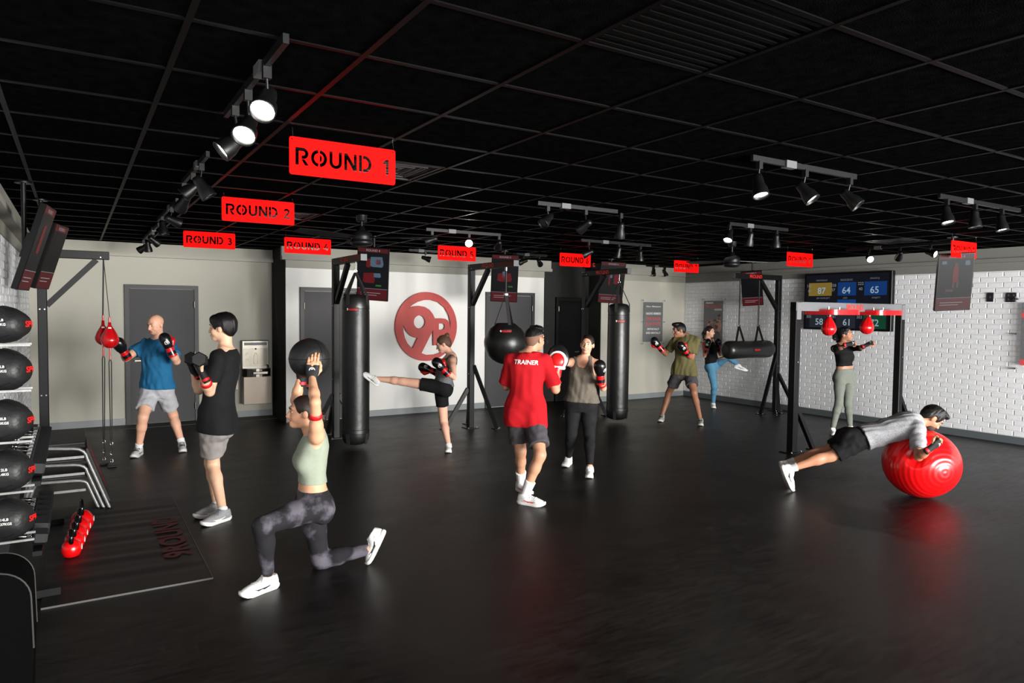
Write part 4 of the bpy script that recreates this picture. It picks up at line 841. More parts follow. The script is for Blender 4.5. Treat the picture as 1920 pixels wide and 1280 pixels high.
# mat
mt = MB(); NX, NY = 10, 90; x0, x1, y0, y1 = -.20, .77, 5.03, 7.42; vs = []
for j in range(NY+1):
    for i in range(NX+1):
        x, y = x0+(x1-x0)*i/NX, y0+(y1-y0)*j/NY; e = min(1, 6*min(j/NY, 1-j/NY, (i+.6)/NX*.7, 1-i/NX+.02)); vs.append((x, y, .009+.005*max(0, e)*(math.sin(y*22+x*1.3)*.6+math.sin(y*37+x*2+1)*.4)))
mt.add(vs, [(j*(NX+1)+i, j*(NX+1)+i+1, (j+1)*(NX+1)+i+1, (j+1)*(NX+1)+i) for j in range(NY) for i in range(NX)], True)
rim = [(0, 0)]; slab(x0, x1, y0, y1, .001, .0035, mt)
t = thing('floor_mat', 'black rubber floor mat with faded red lettering beside the kettlebells', 'mat', ((x0+x1)/2, (y0+y1)/2, 0)); mt.build('mat_sheet', mat('black_mat_vinyl', (19, 18, 17), .5, noise=.15, nscale=5, bump=.15, bscale=200), t)
for a, b in (((x0, y0), (x1, y0)), ((x1, y0), (x1, y1))): MB().bar((a[0], a[1], .006), (b[0], b[1], .006), .012, .006, ZV).build('edge_binding', mat('grey_edge', (78, 76, 72), .5), t)
text('9ROUND', (.625, 6.13, .0155), Y3, -X3, wid=1.12, hei=.2, m=mat('faded_red_print', (86, 22, 18), .6), parent=t, bold=.03, off=.0)
# dark padded roll in the corner
t = thing('bench_pad', 'black upholstered upright bench pad standing by the left wall', 'bench pad', (-.36, 3.4, 0))
poly = [(-.19, .02), (.185, .02)]+[(.205-.0, .5)]+arc(.085, .70, .115, .115, 0, 90, 8)+arc(-.09, .70, .1, .1, 90, 180, 6)
pd = MB(); pd.prism([(x, z) for x, z in poly], (-.36, 3.53, 0), X3, ZV, .26); pd.build('pad', mat('black_upholstery', (5, 5, 5), .8, bump=.1, bscale=60, spec=.03), t)
MB().tube([(-.36+x, 3.535-.0, z) for x, z in poly[2:]], .004, 6).build('piping', mat('grey_piping', (30, 30, 28), .6), t); MB().tube([(-.36+x, 3.268, z) for x, z in poly[2:]], .004, 6).build('piping', mat('grey_piping', (30, 30, 28), .6), t)
# ================================================================== people: a small signed-distance modeller
from mathutils.bvhtree import BVHTree
V = Vector
class Field:
    def __init__(s, lo, hi, h, fine=()):
        s.ax = []
        for i in range(3):
            g = [lo[i]]
            while g[-1] < hi[i]:
                st = h
                for c, r, hf in fine:
                    if c[i]-r-h < g[-1] < c[i]+r: st = min(st, hf)
                g.append(g[-1]+st)
            s.ax.append(np.array(g, np.float32))
        s.h = h; s.F = np.full([len(a) for a in s.ax], 9.0, np.float32)
    def sub(s, lo, hi, m):
        sl = []
        for i in range(3):
            a, b = np.searchsorted(s.ax[i], [lo[i]-m, hi[i]+m]); sl.append(slice(max(0, a-1), min(len(s.ax[i]), b+1)))
        return tuple(sl), s.ax[0][sl[0]][:, None, None], s.ax[1][sl[1]][None, :, None], s.ax[2][sl[2]][None, None, :]
    def add(s, prim, k=.02, inflate=0):
        f, lo, hi = prim; sl, X, Y, Z = s.sub(lo, hi, k+3*s.h+inflate)
        if min(X.size, Y.size, Z.size) == 0: return s
        d = f(X, Y, Z)-inflate; a = s.F[sl]
        if k > 0:
            h = np.clip(.5+.5*(a-d)/k, 0, 1); s.F[sl] = a*(1-h)+d*h-k*h*(1-h)
        else: s.F[sl] = np.minimum(a, d)
        return s
    def cut(s, prim, k=0.0):
        f, lo, hi = prim; sl, X, Y, Z = s.sub(lo, hi, k+3*s.h)
        if min(X.size, Y.size, Z.size) == 0: return s
        d = -f(X, Y, Z); a = s.F[sl]
        if k > 0:
            h = np.clip(.5-.5*(a-d)/k, 0, 1); s.F[sl] = a*(1-h)+d*h+k*h*(1-h)
        else: s.F[sl] = np.maximum(a, d)
        return s
    def plane(s, p, n):
        """keep the side n points away from"""
        p, n = V(p), V(n).normalized(); X, Y, Z = s.ax[0][:, None, None], s.ax[1][None, :, None], s.ax[2][None, None, :]
        s.F = np.maximum(s.F, ((X-p.x)*n.x+(Y-p.y)*n.y+(Z-p.z)*n.z).astype(np.float32)); return s
    def mask(s, fn):
        X, Y, Z = s.ax[0][:, None, None], s.ax[1][None, :, None], s.ax[2][None, None, :]
        s.F = np.maximum(s.F, fn(X, Y, Z)).astype(np.float32); return s
    def wrinkle(s, amp, sc, seed=0, axis=None):
        r = np.random.RandomState(seed); X, Y, Z = s.ax[0][:, None, None], s.ax[1][None, :, None], s.ax[2][None, None, :]
        m = np.abs(s.F) < .04; n = np.zeros_like(s.F)
        for i in range(4):
            w_ = r.normal(size=3)*sc*(1+.5*i); w2 = r.normal(size=3)*sc*.5
            if axis is not None:
                w_ = w_-np.array(axis)*(w_@np.array(axis))*.75
            n += np.sin(w_[0]*X+w_[1]*Y+w_[2]*Z+r.rand()*6+1.5*np.sin(w2[0]*X+w2[1]*Y+w2[2]*Z))/(1+.6*i)
        s.F = np.where(m, s.F-amp*n*.5, s.F).astype(np.float32); return s
    def net(s, smooth=1):
        F = s.F; F = np.pad(F, 1, constant_values=9.0); A = [np.concatenate([[a[0]-s.h], a, [a[-1]+s.h]]) for a in s.ax]
        ins = F < 0; nx, ny, nz = F.shape
        c = np.zeros((nx-1, ny-1, nz-1), np.uint8)
        for i in (0, 1):
            for j in (0, 1):
                for k in (0, 1): c += ins[i:nx-1+i, j:ny-1+j, k:nz-1+k]
        act = np.argwhere((c > 0) & (c < 8)); n = len(act); idx = np.full(c.shape, -1, np.int64); idx[tuple(act.T)] = np.arange(n)
        acc = np.zeros((n, 3)); cnt = np.zeros(n); I, J, K = act.T
        val = {}
        for o in np.ndindex(2, 2, 2): val[o] = F[I+o[0], J+o[1], K+o[2]]
        co = [[A[0][I], A[0][I+1]], [A[1][J], A[1][J+1]], [A[2][K], A[2][K+1]]]
        for o in np.ndindex(2, 2, 2):
            for ax in range(3):
                if o[ax]: continue
                q = list(o); q[ax] = 1; q = tuple(q); a, b = val[o], val[q]; m = (a < 0) != (b < 0)
                t = np.where(m, a/np.where(m, a-b, 1), 0)
                for d in range(3):
                    p = co[d][o[d]] if d != ax else co[d][0]+(co[d][1]-co[d][0])*t
                    acc[:, d] += np.where(m, p, 0)
                cnt += m
        vs = acc/cnt[:, None]; fs = []
        for ax in range(3):
            a_, b_ = [(1, 2), (2, 0), (0, 1)][ax]
            sl0 = [slice(None)]*3; sl1 = [slice(None)]*3; sl0[ax] = slice(0, -1); sl1[ax] = slice(1, None)
            e0 = ins[tuple(sl0)]; e1 = ins[tuple(sl1)]; E = np.argwhere(e0 != e1)
            if len(E) == 0: continue
            ok = (E[:, a_] > 0) & (E[:, b_] > 0) & (E[:, a_] < F.shape[a_]-1) & (E[:, b_] < F.shape[b_]-1); E = E[ok]
            q = []
            for da, db in ((-1, -1), (0, -1), (0, 0), (-1, 0)):
                P = E.copy(); P[:, a_] += da; P[:, b_] += db; q.append(idx[tuple(P.T)])
            q = np.stack(q, 1); fl_ = e0[tuple(E.T)]; q[~fl_] = q[~fl_][:, ::-1]; fs.append(q)
        fs = np.concatenate(fs) if fs else np.zeros((0, 4), int)
        for _ in range(smooth):
            s_ = np.zeros_like(vs); c_ = np.zeros(len(vs))
            for k in range(4):
                np.add.at(s_, fs[:, k], vs[fs[:, (k+1) % 4]]); np.add.at(s_, fs[:, k], vs[fs[:, (k+3) % 4]]); np.add.at(c_, fs[:, k], 2)
            vs = vs*.4+.6*s_/np.maximum(c_, 1)[:, None]
        return vs, fs
def np_mesh(name, vs, fs, m):
    me = bpy.data.meshes.new(name); n, k = len(vs), len(fs)
    me.vertices.add(n); me.vertices.foreach_set('co', np.asarray(vs, np.float32).ravel())
    me.loops.add(k*4); me.loops.foreach_set('vertex_index', np.asarray(fs, np.int32).ravel())
    me.polygons.add(k); me.polygons.foreach_set('loop_start', np.arange(0, 4*k, 4, dtype=np.int32)); me.polygons.foreach_set('loop_total', np.full(k, 4, np.int32))
    me.update(calc_edges=True); me.polygons.foreach_set('use_smooth', np.ones(k, bool))
    if m is not None: me.materials.append(m)
    return me
def rcone(a, b, ra, rb, flat=None):
    a, b = V(a), V(b); d = b-a; L2 = max(1e-9, d.length_squared); r = max(ra, rb)
    def f(X, Y, Z):
        x, y, z = X-a.x, Y-a.y, Z-a.z; t = np.clip((x*d.x+y*d.y+z*d.z)/L2, 0, 1); x, y, z = x-t*d.x, y-t*d.y, z-t*d.z
        q = x*x+y*y+z*z
        if flat: n, k = flat; e = x*n[0]+y*n[1]+z*n[2]; q = q+e*e*(1/k/k-1)
        return np.sqrt(q)-(ra+(rb-ra)*t)
    lo = [min(a[i], b[i])-r for i in range(3)]; hi = [max(a[i], b[i])+r for i in range(3)]; return f, lo, hi
def fcone(a, b, ra, rb):
    f, lo, hi = rcone(a, b+(b-a).normalized()*.001, ra, rb); d = (b-a).normalized()
    return (lambda X, Y, Z: np.maximum(f(X, Y, Z), (X-b.x)*d.x+(Y-b.y)*d.y+(Z-b.z)*d.z)), lo, hi
def ell(c, ax, r):
    c = V(c)
    def f(X, Y, Z):
        x, y, z = X-c.x, Y-c.y, Z-c.z; k0 = 0; k1 = 0
        for i in range(3):
            q = x*ax[i].x+y*ax[i].y+z*ax[i].z; k0 = k0+(q/r[i])**2; k1 = k1+(q/r[i]**2)**2
        k0 = np.sqrt(k0); return k0*(k0-1)/np.maximum(np.sqrt(k1), 1e-6)
    R = max(r); return f, [c[i]-R for i in range(3)], [c[i]+R for i in range(3)]
def loft(A, B, rA, rB, st, p=2.2, ext=None):
    """st: rows (t, half width, half depth, forward offset); A to B is the spine, rA/rB the right axis at either end"""
    A, B = V(A), V(B); u = B-A; L = u.length; u = u/L; st = np.array(st, float); T = st[:, 0]
    def orth(r): r = V(r); r = r-u*r.dot(u); return r.normalized()
    rA, rB = orth(rA), orth(rB); fA, fB = u.cross(rA), u.cross(rB); t0, t1 = T[0], T[-1]
    def f(X, Y, Z):
        x, y, z = X-A.x, Y-A.y, Z-A.z; t = (x*u.x+y*u.y+z*u.z)/L; tc = np.clip(t, 0, 1)
        def mix(a, b): return (x*a.x+y*a.y+z*a.z)*(1-tc)+(x*b.x+y*b.y+z*b.z)*tc
        tt = np.clip(t, t0, t1); w_ = np.interp(tt, T, st[:, 1]); d_ = np.interp(tt, T, st[:, 2]); o_ = np.interp(tt, T, st[:, 3])
        a, b = mix(rA, rB), mix(fA, fB)-o_; rad = np.sqrt(a*a+b*b); rho = ((np.abs(a)/w_)**p+(np.abs(b)/d_)**p)**(1/p)
        d = np.where(rho > 1e-3, rad*(1-1/np.maximum(rho, 1e-3)), -d_)
        return np.maximum(d, np.maximum(t0-t, t-t1)*L)
    R = max(st[:, 1].max(), st[:, 2].max())+np.abs(st[:, 3]).max(); P = [A+u*(L*t0), A+u*(L*t1)]
    return f, [min(q[i] for q in P)-R for i in range(3)], [max(q[i] for q in P)+R for i in range(3)]
def bounds(prims, m):
    return [min(p[1][i] for p in prims)-m for i in range(3)], [max(p[2][i] for p in prims)+m for i in range(3)]
def sdf_mesh(prims, h, k=.015, m=.03, smooth=1, cuts=(), planes=(), wr=None, fine=(), inflate=0):
    lo, hi = bounds([p[0] if isinstance(p[0], tuple) else p for p in prims], m+inflate); F = Field(lo, hi, h, fine)
    for p in prims:
        if isinstance(p[0], tuple): F.add(p[0], p[1], inflate)
        else: F.add(p, k, inflate)
    if wr: F.wrinkle(*wr)
    for c in cuts: F.cut(*(c if isinstance(c[0], tuple) else (c,)))
    for c in planes: F.plane(*c)
    return F.net(smooth)
AXES = (V((1, 0, 0)), V((0, 1, 0)), V((0, 0, 1)))
# ------------------------------------------------------------------ templates: shoe, glove, hand
def outline(n=28, g=1.0):
    top = [(-.070, 0), (-.066, .022), (-.045, .035), (-.005, .036), (.05, .036), (.10, .043), (.14, .046), (.175, .040), (.198, .024), (.205, 0)]
    o = top+[(x, -y*.96) for x, y in top[-2:0:-1]]; return [(.07+(x-.07)*g, y*g) for x, y in o]
shoe_prims = [ell((.145, 0, .028), AXES, (.058, .041, .036)), rcone((.02, 0, .052), (.11, 0, .036), .038, .037), rcone((-.03, 0, .05), (.02, 0, .06), .034, .036), rcone((-.035, 0, .04), (-.03, 0, .09), .031, .03), rcone((.01, 0, .06), (-.005, 0, .096), .036, .037)]
def shoe_templates():
    vs, fs = sdf_mesh(shoe_prims, .0055, .03, .02, 1, planes=[((0, 0, .018), (0, 0, -1)), ((0, 0, .102), (-.12, 0, 1))])
    up = np_mesh('shoe_upper', vs, fs, None); bvh = BVHTree.FromPolygons([V(v) for v in vs], [tuple(map(int, f)) for f in fs])
    mb = MB(); lv = [(1.0, 0, 0), (1.04, .006, .0), (1.05, .02, .004), (1.02, .03, .006)]; n = len(outline()); pts = []
    for g, z, cl in lv: pts += [(x, y, z+(.02*max(0, (x-.14)/.065)**2 if x > .14 else (.006*max(0, (-.04-x)/.03) if x < -.04 else 0))) for x, y in outline(g=g)]
    fs_ = [tuple(range(n))[::-1], tuple(range(3*n, 4*n))]
    for l in range(3): fs_ += [(l*n+i, l*n+(i+1) % n, (l+1)*n+(i+1) % n, (l+1)*n+i) for i in range(n)]
    mb.add(pts, fs_, True); sole = mb.mesh('shoe_sole')
    la = MB()
    for i in range(5):
        x = .035+.019*i; pr = []
        for y in (-.026, -.014, 0, .014, .026):
            h = bvh.ray_cast(V((x+.004*(i % 2), y, .3)), V((0, 0, -1)))[0]; pr.append((x, y, (h.z if h else .06)+.002))
        la.tube(pr, .0032, 6)
    la.tube([(.03, .0, .1), (.045, .02, .093), (.06, .03, .075)], .003, 6); la.tube([(.03, .0, .1), (.05, -.018, .095), (.07, -.03, .07)], .003, 6)
    lac = la.mesh('shoe_laces')
    sw = MB(); ctr_ = [(.125, .044), (.095, .034), (.068, .031), (.045, .036), (.02, .046), (-.02, .066)]; wd = [.001, .006, .0085, .0065, .004, .001]
    for s in (-1, 1):
        v_ = []
        for (x, z), w_ in zip(ctr_, wd):
            for q in (-1, 1):
                zz = z+q*w_; h = bvh.ray_cast(V((x, s*.2, zz)), V((0, -s, 0)))[0]; v_.append((x, (h.y if h else s*.035)+s*.0015, zz))
        sw.add(v_, [(2*i, 2*i+2, 2*i+3, 2*i+1) for i in range(5)])
    swo = sw.mesh('swoosh'); return up, sole, lac, swo
SH_UP, SH_SOLE, SH_LACE, SH_SWOOSH = shoe_templates()
def glove_templates():
    body = [ell((.115, 0, .006), AXES, (.082, .060, .060)), ell((.150, -.002, -.012), AXES, (.058, .062, .064)), ell((.105, 0, -.034), AXES, (.062, .054, .040)), rcone((.0, 0, 0), (.06, 0, 0), .042, .05)]
    gb = np_mesh('glove', *sdf_mesh(body, .0065, .03, .02, 1), None)
    th = [rcone((.045, .045, -.005), (.085, .064, -.018), .026, .028), rcone((.085, .064, -.018), (.135, .052, -.035), .028, .024), ell((.12, .0, -.058), AXES, (.05, .04, .018))]
    gt = np_mesh('thumb', *sdf_mesh(th, .0065, .02, .02, 1), None)
    cu = [rcone((-.085, 0, 0), (.035, 0, 0), .047, .0465)]
    gc = np_mesh('cuff', *sdf_mesh(cu, .0065, .02, .02, 1, planes=[((-.09, 0, 0), (-1, 0, 0)), ((.03, 0, 0), (1, 0, 0))]), None)
    st = MB()
    for x0, x1 in ((-.062, -.022),):
        n = 28; st.add([(x, .0495*math.cos(2*math.pi*i/n), .0495*math.sin(2*math.pi*i/n)) for x in (x0, x1) for i in range(n)], [(i, (i+1) % n, n+(i+1) % n, n+i) for i in range(n)], True)
    lg_ = MB(); n = 20; rr = .026
    def P(x, y, e=.0): return (.092+x, y, .006+.0605*math.sqrt(max(0, 1-((.092+x-.115)/.082)**2-(y/.060)**2))+.0035+e)
    lg_.add([P(r*math.cos(2*math.pi*i/n), r*math.sin(2*math.pi*i/n)) for r in (rr, rr*.72) for i in range(n)], [(i, (i+1) % n, n+(i+1) % n, n+i) for i in range(n)])
    vs, fs = text_verts('9', .03); k = .03/np.ptp(vs[:, 1]); lg_.add([P(y*k, -x*k-.001) for x, y, _ in vs], fs)
    fl2 = MB(); fl2.v = [(x, -y, z) for x, y, z in lg_.v]; fl2.f = lg_.f; fl2.sm = lg_.sm
    return gb, gt, gc, st.mesh('strap'), lg_.mesh('logo'), fl2.mesh('logo')
GLOVE = glove_templates()
def hand_prims(curl, s=1.0):
    P = [rcone((.0, 0, 0), (.03, 0, 0), .030, .036, ((0, 0, 1), .55)), rcone((.03, .020, 0), (.085, .024, 0), .021, .020, ((0, 0, 1), .72)), rcone((.03, -.02, 0), (.082, -.026, 0), .020, .018, ((0, 0, 1), .72)), rcone((.03, 0, 0), (.088, 0, .002), .022, .021, ((0, 0, 1), .7))]
    for y, ls, x0 in ((.0315, (.044, .027, .022), .086), (.0105, (.048, .031, .023), .090), (-.0105, (.044, .029, .022), .087), (-.0305, (.035, .022, .019), .080)):
        p = V((x0, y, 0)); a = 0; r = .0098
        for L, c in zip(ls, curl):
            a += math.radians(c); q = p+V((math.cos(a)*L, 0, -math.sin(a)*L)); P.append((rcone(p, q, r, r-.0009), .004)); p = q; r -= .0009
    cth = min(1, curl[0]/80); T = [V((.015, .030, -.006)), V((.048, .052-.006*cth, -.014-.014*cth)), V((.080, .056-.034*cth, -.018-.026*cth)), V((.104, .052-.052*cth, -.018-.034*cth))]
    for i in range(3): P.append((rcone(T[i], T[i+1], .0135-.0015*i, .0120-.0015*i), .008))
    return P
HANDS = {}
def hand_np(kind):
    if kind not in HANDS: HANDS[kind] = sdf_mesh(hand_prims({'fist': (82, 95, 55), 'grip': (62, 70, 40), 'ball': (14, 22, 18), 'relax': (25, 35, 25)}[kind]), .0034, .010, .012, 1)
    return HANDS[kind]
WRAP = np_mesh('hand_wrap', *sdf_mesh([rcone((-.085, 0, 0), (.0, 0, 0), .033, .032, ((0, 0, 1), .85)), rcone((.0, 0, 0), (.03, 0, 0), .034, .040, ((0, 0, 1), .62)), rcone((.03, .018, 0), (.083, .022, 0), .026, .026, ((0, 0, 1), .78)), rcone((.03, -.018, 0), (.08, -.024, 0), .025, .024, ((0, 0, 1), .78))], .005, .015, .02, 1, planes=[((.083, 0, 0), (1, 0, 0)), ((-.088, 0, 0), (-1, 0, 0))]), None)
def wrap_logo_mesh():
    lg_ = MB(); n = 18; rr = .021
    lg_.add([(.045+r*math.cos(2*math.pi*i/n), r*math.sin(2*math.pi*i/n), .0225) for r in (rr, rr*.72) for i in range(n)], [(i, (i+1) % n, n+(i+1) % n, n+i) for i in range(n)])
    vs, fs = text_verts('9', .03); k = .024/np.ptp(vs[:, 1]); lg_.add([(.045+y*k, -x*k, .0225) for x, y, _ in vs], fs); fl2 = MB(); fl2.v = [(x, -y, z) for x, y, z in lg_.v]; fl2.f = lg_.f; fl2.sm = lg_.sm; return lg_.mesh('logo'), fl2.mesh('logo')
WRAPLOGO = wrap_logo_mesh()
def mat3(x, y, z, o): return Matrix(((x[0], y[0], z[0], o[0]), (x[1], y[1], z[1], o[1]), (x[2], y[2], z[2], o[2]), (0, 0, 0, 1)))
def inst(name, me, m, parent, M, root):
    o = bpy.data.objects.new(name, me); COL.objects.link(o); o.parent = parent
    if not me.materials: me.materials.append(None)
    o.material_slots[0].link = 'OBJECT'; o.material_slots[0].material = m
    o.matrix_local = parent.matrix_local.inverted()@(Matrix.Translation(-root)@M) if parent.parent is not None else Matrix.Translation(-root)@M
    return o
# ------------------------------------------------------------------ materials
def skin(nm, rgb): return mat('skin_'+nm, rgb, .48, noise=.05, nscale=25, sss=.12, spec=.4)
m_swb, m_sww, m_swr = mat('swoosh_black', (24, 24, 26), .5), mat('swoosh_white', (238, 238, 238), .5), mat('swoosh_red', (214, 20, 24), .5)
m_shw = mat('shoe_white_knit', (226, 225, 222), .6, bump=.2, bscale=400); m_shg = mat('shoe_grey_knit', (150, 150, 152), .65, bump=.2, bscale=400); m_sole = mat('sole_white', (236, 234, 228), .5); m_solg = mat('sole_light', (208, 206, 200), .55)
m_lacew, m_laceb = mat('lace_white', (235, 234, 232), .7), mat('lace_dark', (45, 45, 48), .7)
m_glb, m_glr = mat('glove_black_leather', (20, 20, 21), .26, spec=.6), mat('glove_red_leather', (208, 22, 24), .3)
m_sock = mat('sock_white', (232, 231, 230), .8, bump=.2, bscale=250); m_wrap = mat('black_wrap', (20, 20, 21), .75); m_band = mat('red_band', (224, 18, 26), .5)
m_eyew, m_iris, m_brow, m_tooth = mat('eye_white', (196, 186, 178), .4), mat('eye_dark', (38, 24, 18), .2), mat('brow_dark', (34, 25, 21), .8), mat('teeth', (240, 236, 228), .3)
HAIR = {'black': mat('hair_black', (17, 15, 15), .38, noise=.4, nscale=60, bump=.35, bscale=120, spec=.3, stretch=(4, 4, .6)), 'dark': mat('hair_dark_brown', (38, 27, 22), .42, noise=.4, nscale=60, bump=.35, bscale=120, spec=.3, stretch=(4, 4, .6)), 'brown': mat('hair_brown', (88, 62, 46), .45, noise=.3, nscale=60, bump=.35, bscale=120, spec=.3, stretch=(4, 4, .6))}
MALE = dict(w=[.118, .152, .160, .148, .140, .158, .172, .148, .072], d=[.090, .112, .112, .102, .100, .114, .112, .088, .060])
FEMALE = dict(w=[.125, .166, .170, .142, .120, .132, .142, .120, .062], d=[.092, .120, .116, .094, .086, .098, .100, .076, .052])
TS = [-.18, -.05, .08, .25, .42, .62, .80, .93, 1.02]; OFF = [-.005, -.014, -.010, .0, .004, .010, .0, -.012, -.018]
PERSON_LOG = []
def ang(a): return V((math.cos(math.radians(a)), math.sin(math.radians(a)), 0))
def person(label, sex, Ht, sp):
    k = Ht/1.75; fem = sex == 'f'; g = sp.get('girth', 1.0)
    sw = (.158 if fem else .178)*k; hw = (.092 if fem else .088)*k; UA, FA, TH, SHN, NK = .285*k, .25*k, .43*k, .425*k, .150*k
    J = {}; log = []
    def pix(q, par, L):
        u, v, m = q
        if isinstance(m, V): return par+m
        r = ray(u, v)
        if m == 'z': raise ValueError
        if isinstance(m, (int, float)): return atd((par-CAMP).dot(_F)+m, u, v)
        o = CAMP-par; a = r.dot(r); b = 2*r.dot(o); c_ = o.dot(o)-L*L; D = b*b-4*a*c_
        if D < 0:
            p = CAMP+r*(-b/2/a); log.append('%.2f' % ((p-par).length/L)); return p
        t = (-b+(math.sqrt(D) if m == '+' else -math.sqrt(D)))/2/a; return CAMP+r*t
    for s in 'LR':
        q = sp['an'+s]
        if len(q) == 2: J['an'+s] = onZ(.085*k, *q)
    d0 = sp.get('d0') or sum((J[a]-CAMP).dot(_F) for a in ('anL', 'anR') if a in J)/len([1 for a in ('anL', 'anR') if a in J])
    pel = atd(d0, *sp['pel']); nk = pix(sp['neck'], pel, .5*k); J['pel'], J['nk'] = pel, nk
    fP, fC, fH = ang(sp['fP']), ang(sp['fC']), ang(sp['fH']); up = (nk-pel).normalized()
    if 'upP' in sp: pass
    def right(f, u): return f.cross(u).normalized()
    rP, rC = right(fP, sp.get('uP', up if up.z > .6 else up)), right(fC, up)
    if sp.get('prone'): rP = rC = sp['prone'].normalized()
    J['hipR'], J['hipL'] = pel+rP*hw, pel-rP*hw
    for s, sg in (('R', 1), ('L', -1)):
        J['sh'+s] = nk+rC*sg*sw*sp.get('shw', 1)-up*.066*k+sp.get('sh'+s, V((0, 0, 0)))
    for s in 'LR':
        J['el'+s] = pix(sp['el'+s], J['sh'+s], UA); J['wr'+s] = pix(sp['wr'+s], J['el'+s], FA)
    for s in 'LR':
        kq = sp['kn'+s]
        if 'an'+s in J:
            r = ray(*kq[:2]); best = None; dA = (J['hip'+s]-CAMP).dot(_F)
            for i in range(-80, 81):
                p = CAMP+r*(dA+i*.01); e = ((p-J['hip'+s]).length-TH)**2+((p-J['an'+s]).length-SHN)**2+(0 if len(kq) < 3 else .3*max(0, (-1 if kq[2] == '-' else 1)*-(p-J['hip'+s]).dot(_F))**2)
                if best is None or e < best[0]: best = (e, p)
            J['kn'+s] = best[1]; log.append('th%.2f sh%.2f' % ((best[1]-J['hip'+s]).length/TH, (best[1]-J['an'+s]).length/SHN))
        else:
            J['kn'+s] = pix(kq, J['hip'+s], TH); J['an'+s] = pix(sp['an'+s], J['kn'+s], SHN)
    hc = pix(sp['head'], nk, NK); J['head'] = hc
    PERSON_LOG.append((label[:30], 'd0 %.2f' % d0, 'torso %.2f' % ((nk-pel).length/(.5*k)), 'arm %.2f %.2f %.2f %.2f' % tuple((J[a]-J[b]).length/L for a, b, L in (('elL', 'shL', UA), ('wrL', 'elL', FA), ('elR', 'shR', UA), ('wrR', 'elR', FA))), log))
    # head frame
    hp = math.radians(sp.get('pitch', 0)); hr = math.radians(sp.get('roll', 0)); hz = V(sp.get('hup', (0, 0, 1))).normalized(); hy = (fH-hz*fH.dot(hz)).normalized()
    hy, hz = hy*math.cos(hp)+hz*math.sin(hp), hz*math.cos(hp)-hy*math.sin(hp); hx = hy.cross(hz); hx, hz = hx*math.cos(hr)+hz*math.sin(hr), hz*math.cos(hr)-hx*math.sin(hr)
    hs = (.98 if fem else 1.03)*(.5+.5*k)*sp.get('hs', 1); HX = (hx, hy, hz)
    def hp_(x, y, z): return hc+(hx*x+hy*y+hz*z)*hs
    def E(x, y, z, a, b, c_): return ell(hp_(x, y, z), HX, (a*hs, b*hs, c_*hs))
    base = V(((J['anL']+J['anR']).x/2, (J['anL']+J['anR']).y/2, 0)); root = thing('person', label, 'person', base, 'people training')
    msk = sp['skin']; H0 = sp.get('res', .0085)
    def part(name, vf, m, par=None):
        me = np_mesh(name, vf[0]-np.array(base), vf[1], m); o = link(name, me, par or root); ORG[o.name] = base; return o
    dim = FEMALE if fem else MALE
    st = [(t, w_*k*g, d_*k*g, o*k) for t, w_, d_, o in zip(TS, dim['w'], dim['d'], OFF)]
    f_t = up.cross(rC)*-1; f_t = up.cross(rC)
    torso = [loft(pel, nk, rP, rC, st)]
    lean = V((0, 0, 0))
    trap = [rcone(nk+up*.0, J['sh'+q]+up*.008, .046*k, .046*k) for q in 'RL']
    fT = up.cross(rC).normalized()
    if fem: torso += [(ell(nk-up*.215*k+rC*s*.066*k+fT*.075*k, (rC, fT, up), (.062*k*g, .052*k*g, .062*k*g)), .03) for s in (-1, 1)]
    else: torso += [(ell(nk-up*.17*k+rC*s*.075*k+fT*.065*k, (rC, fT, up), (.085*k, .045*k, .06*k)), .04) for s in (-1, 1)]
    fP_ = up.cross(rP).normalized()
    glut = [(ell(pel+rP*s*.072*k-fP_*.062*k-up*.03*k, (rP, fP_, up), (.088*k*g, .082*k*g, .10*k*g)), .04) for s in (-1, 1)]
    ag = (.86 if fem else 1)*g
    def arm(s): 
        a, b, c_ = J['sh'+s], J['el'+s], J['wr'+s]
        return [(rcone(a, a+(b-a)*.35, .056*k*ag, .052*k*ag), .03), (rcone(a+(b-a)*.3, b, .050*k*ag, .040*k*ag), .02), (rcone(b, b+(c_-b)*.35, .040*k*ag, .042*k*ag), .015), (rcone(b+(c_-b)*.3, c_, .042*k*ag, .027*k*ag), .015)]
    def leg(s, lgk=1.0):
        a, b, c_ = J['hip'+s], J['kn'+s], J['an'+s]; th = (b-a); sh = (c_-b); bend = (sh.normalized()-th.normalized()); bk = bend-sh.normalized()*bend.dot(sh.normalized())
        tf = ang(sp.get('f'+s, sp['fP'])); bk = bk.normalized() if bk.length > .15 else (-tf+sh.normalized()*tf.dot(sh.normalized())).normalized()
        lg2 = (1.04 if fem else 1)*g*lgk
        return [(rcone(a-th*.02, a+th*.45, .088*k*lg2, .074*k*lg2), .03), (rcone(a+th*.4, b, .075*k*lg2, .054*k*lg2), .02), (rcone(b-th*.03, b+sh*.06, .054*k*lg2, .051*k*lg2), .015), (rcone(b, b+sh*.34, .050*k*lg2, .051*k*lg2), .02), (rcone(b+sh*.3+bk*.008, c_, .051*k*lg2, .033*k), .02), (ell(b+sh*.30+bk*.026*k, frame_from(sh), (.042*k*lg2, .042*k*lg2, .115*k)), .02)]
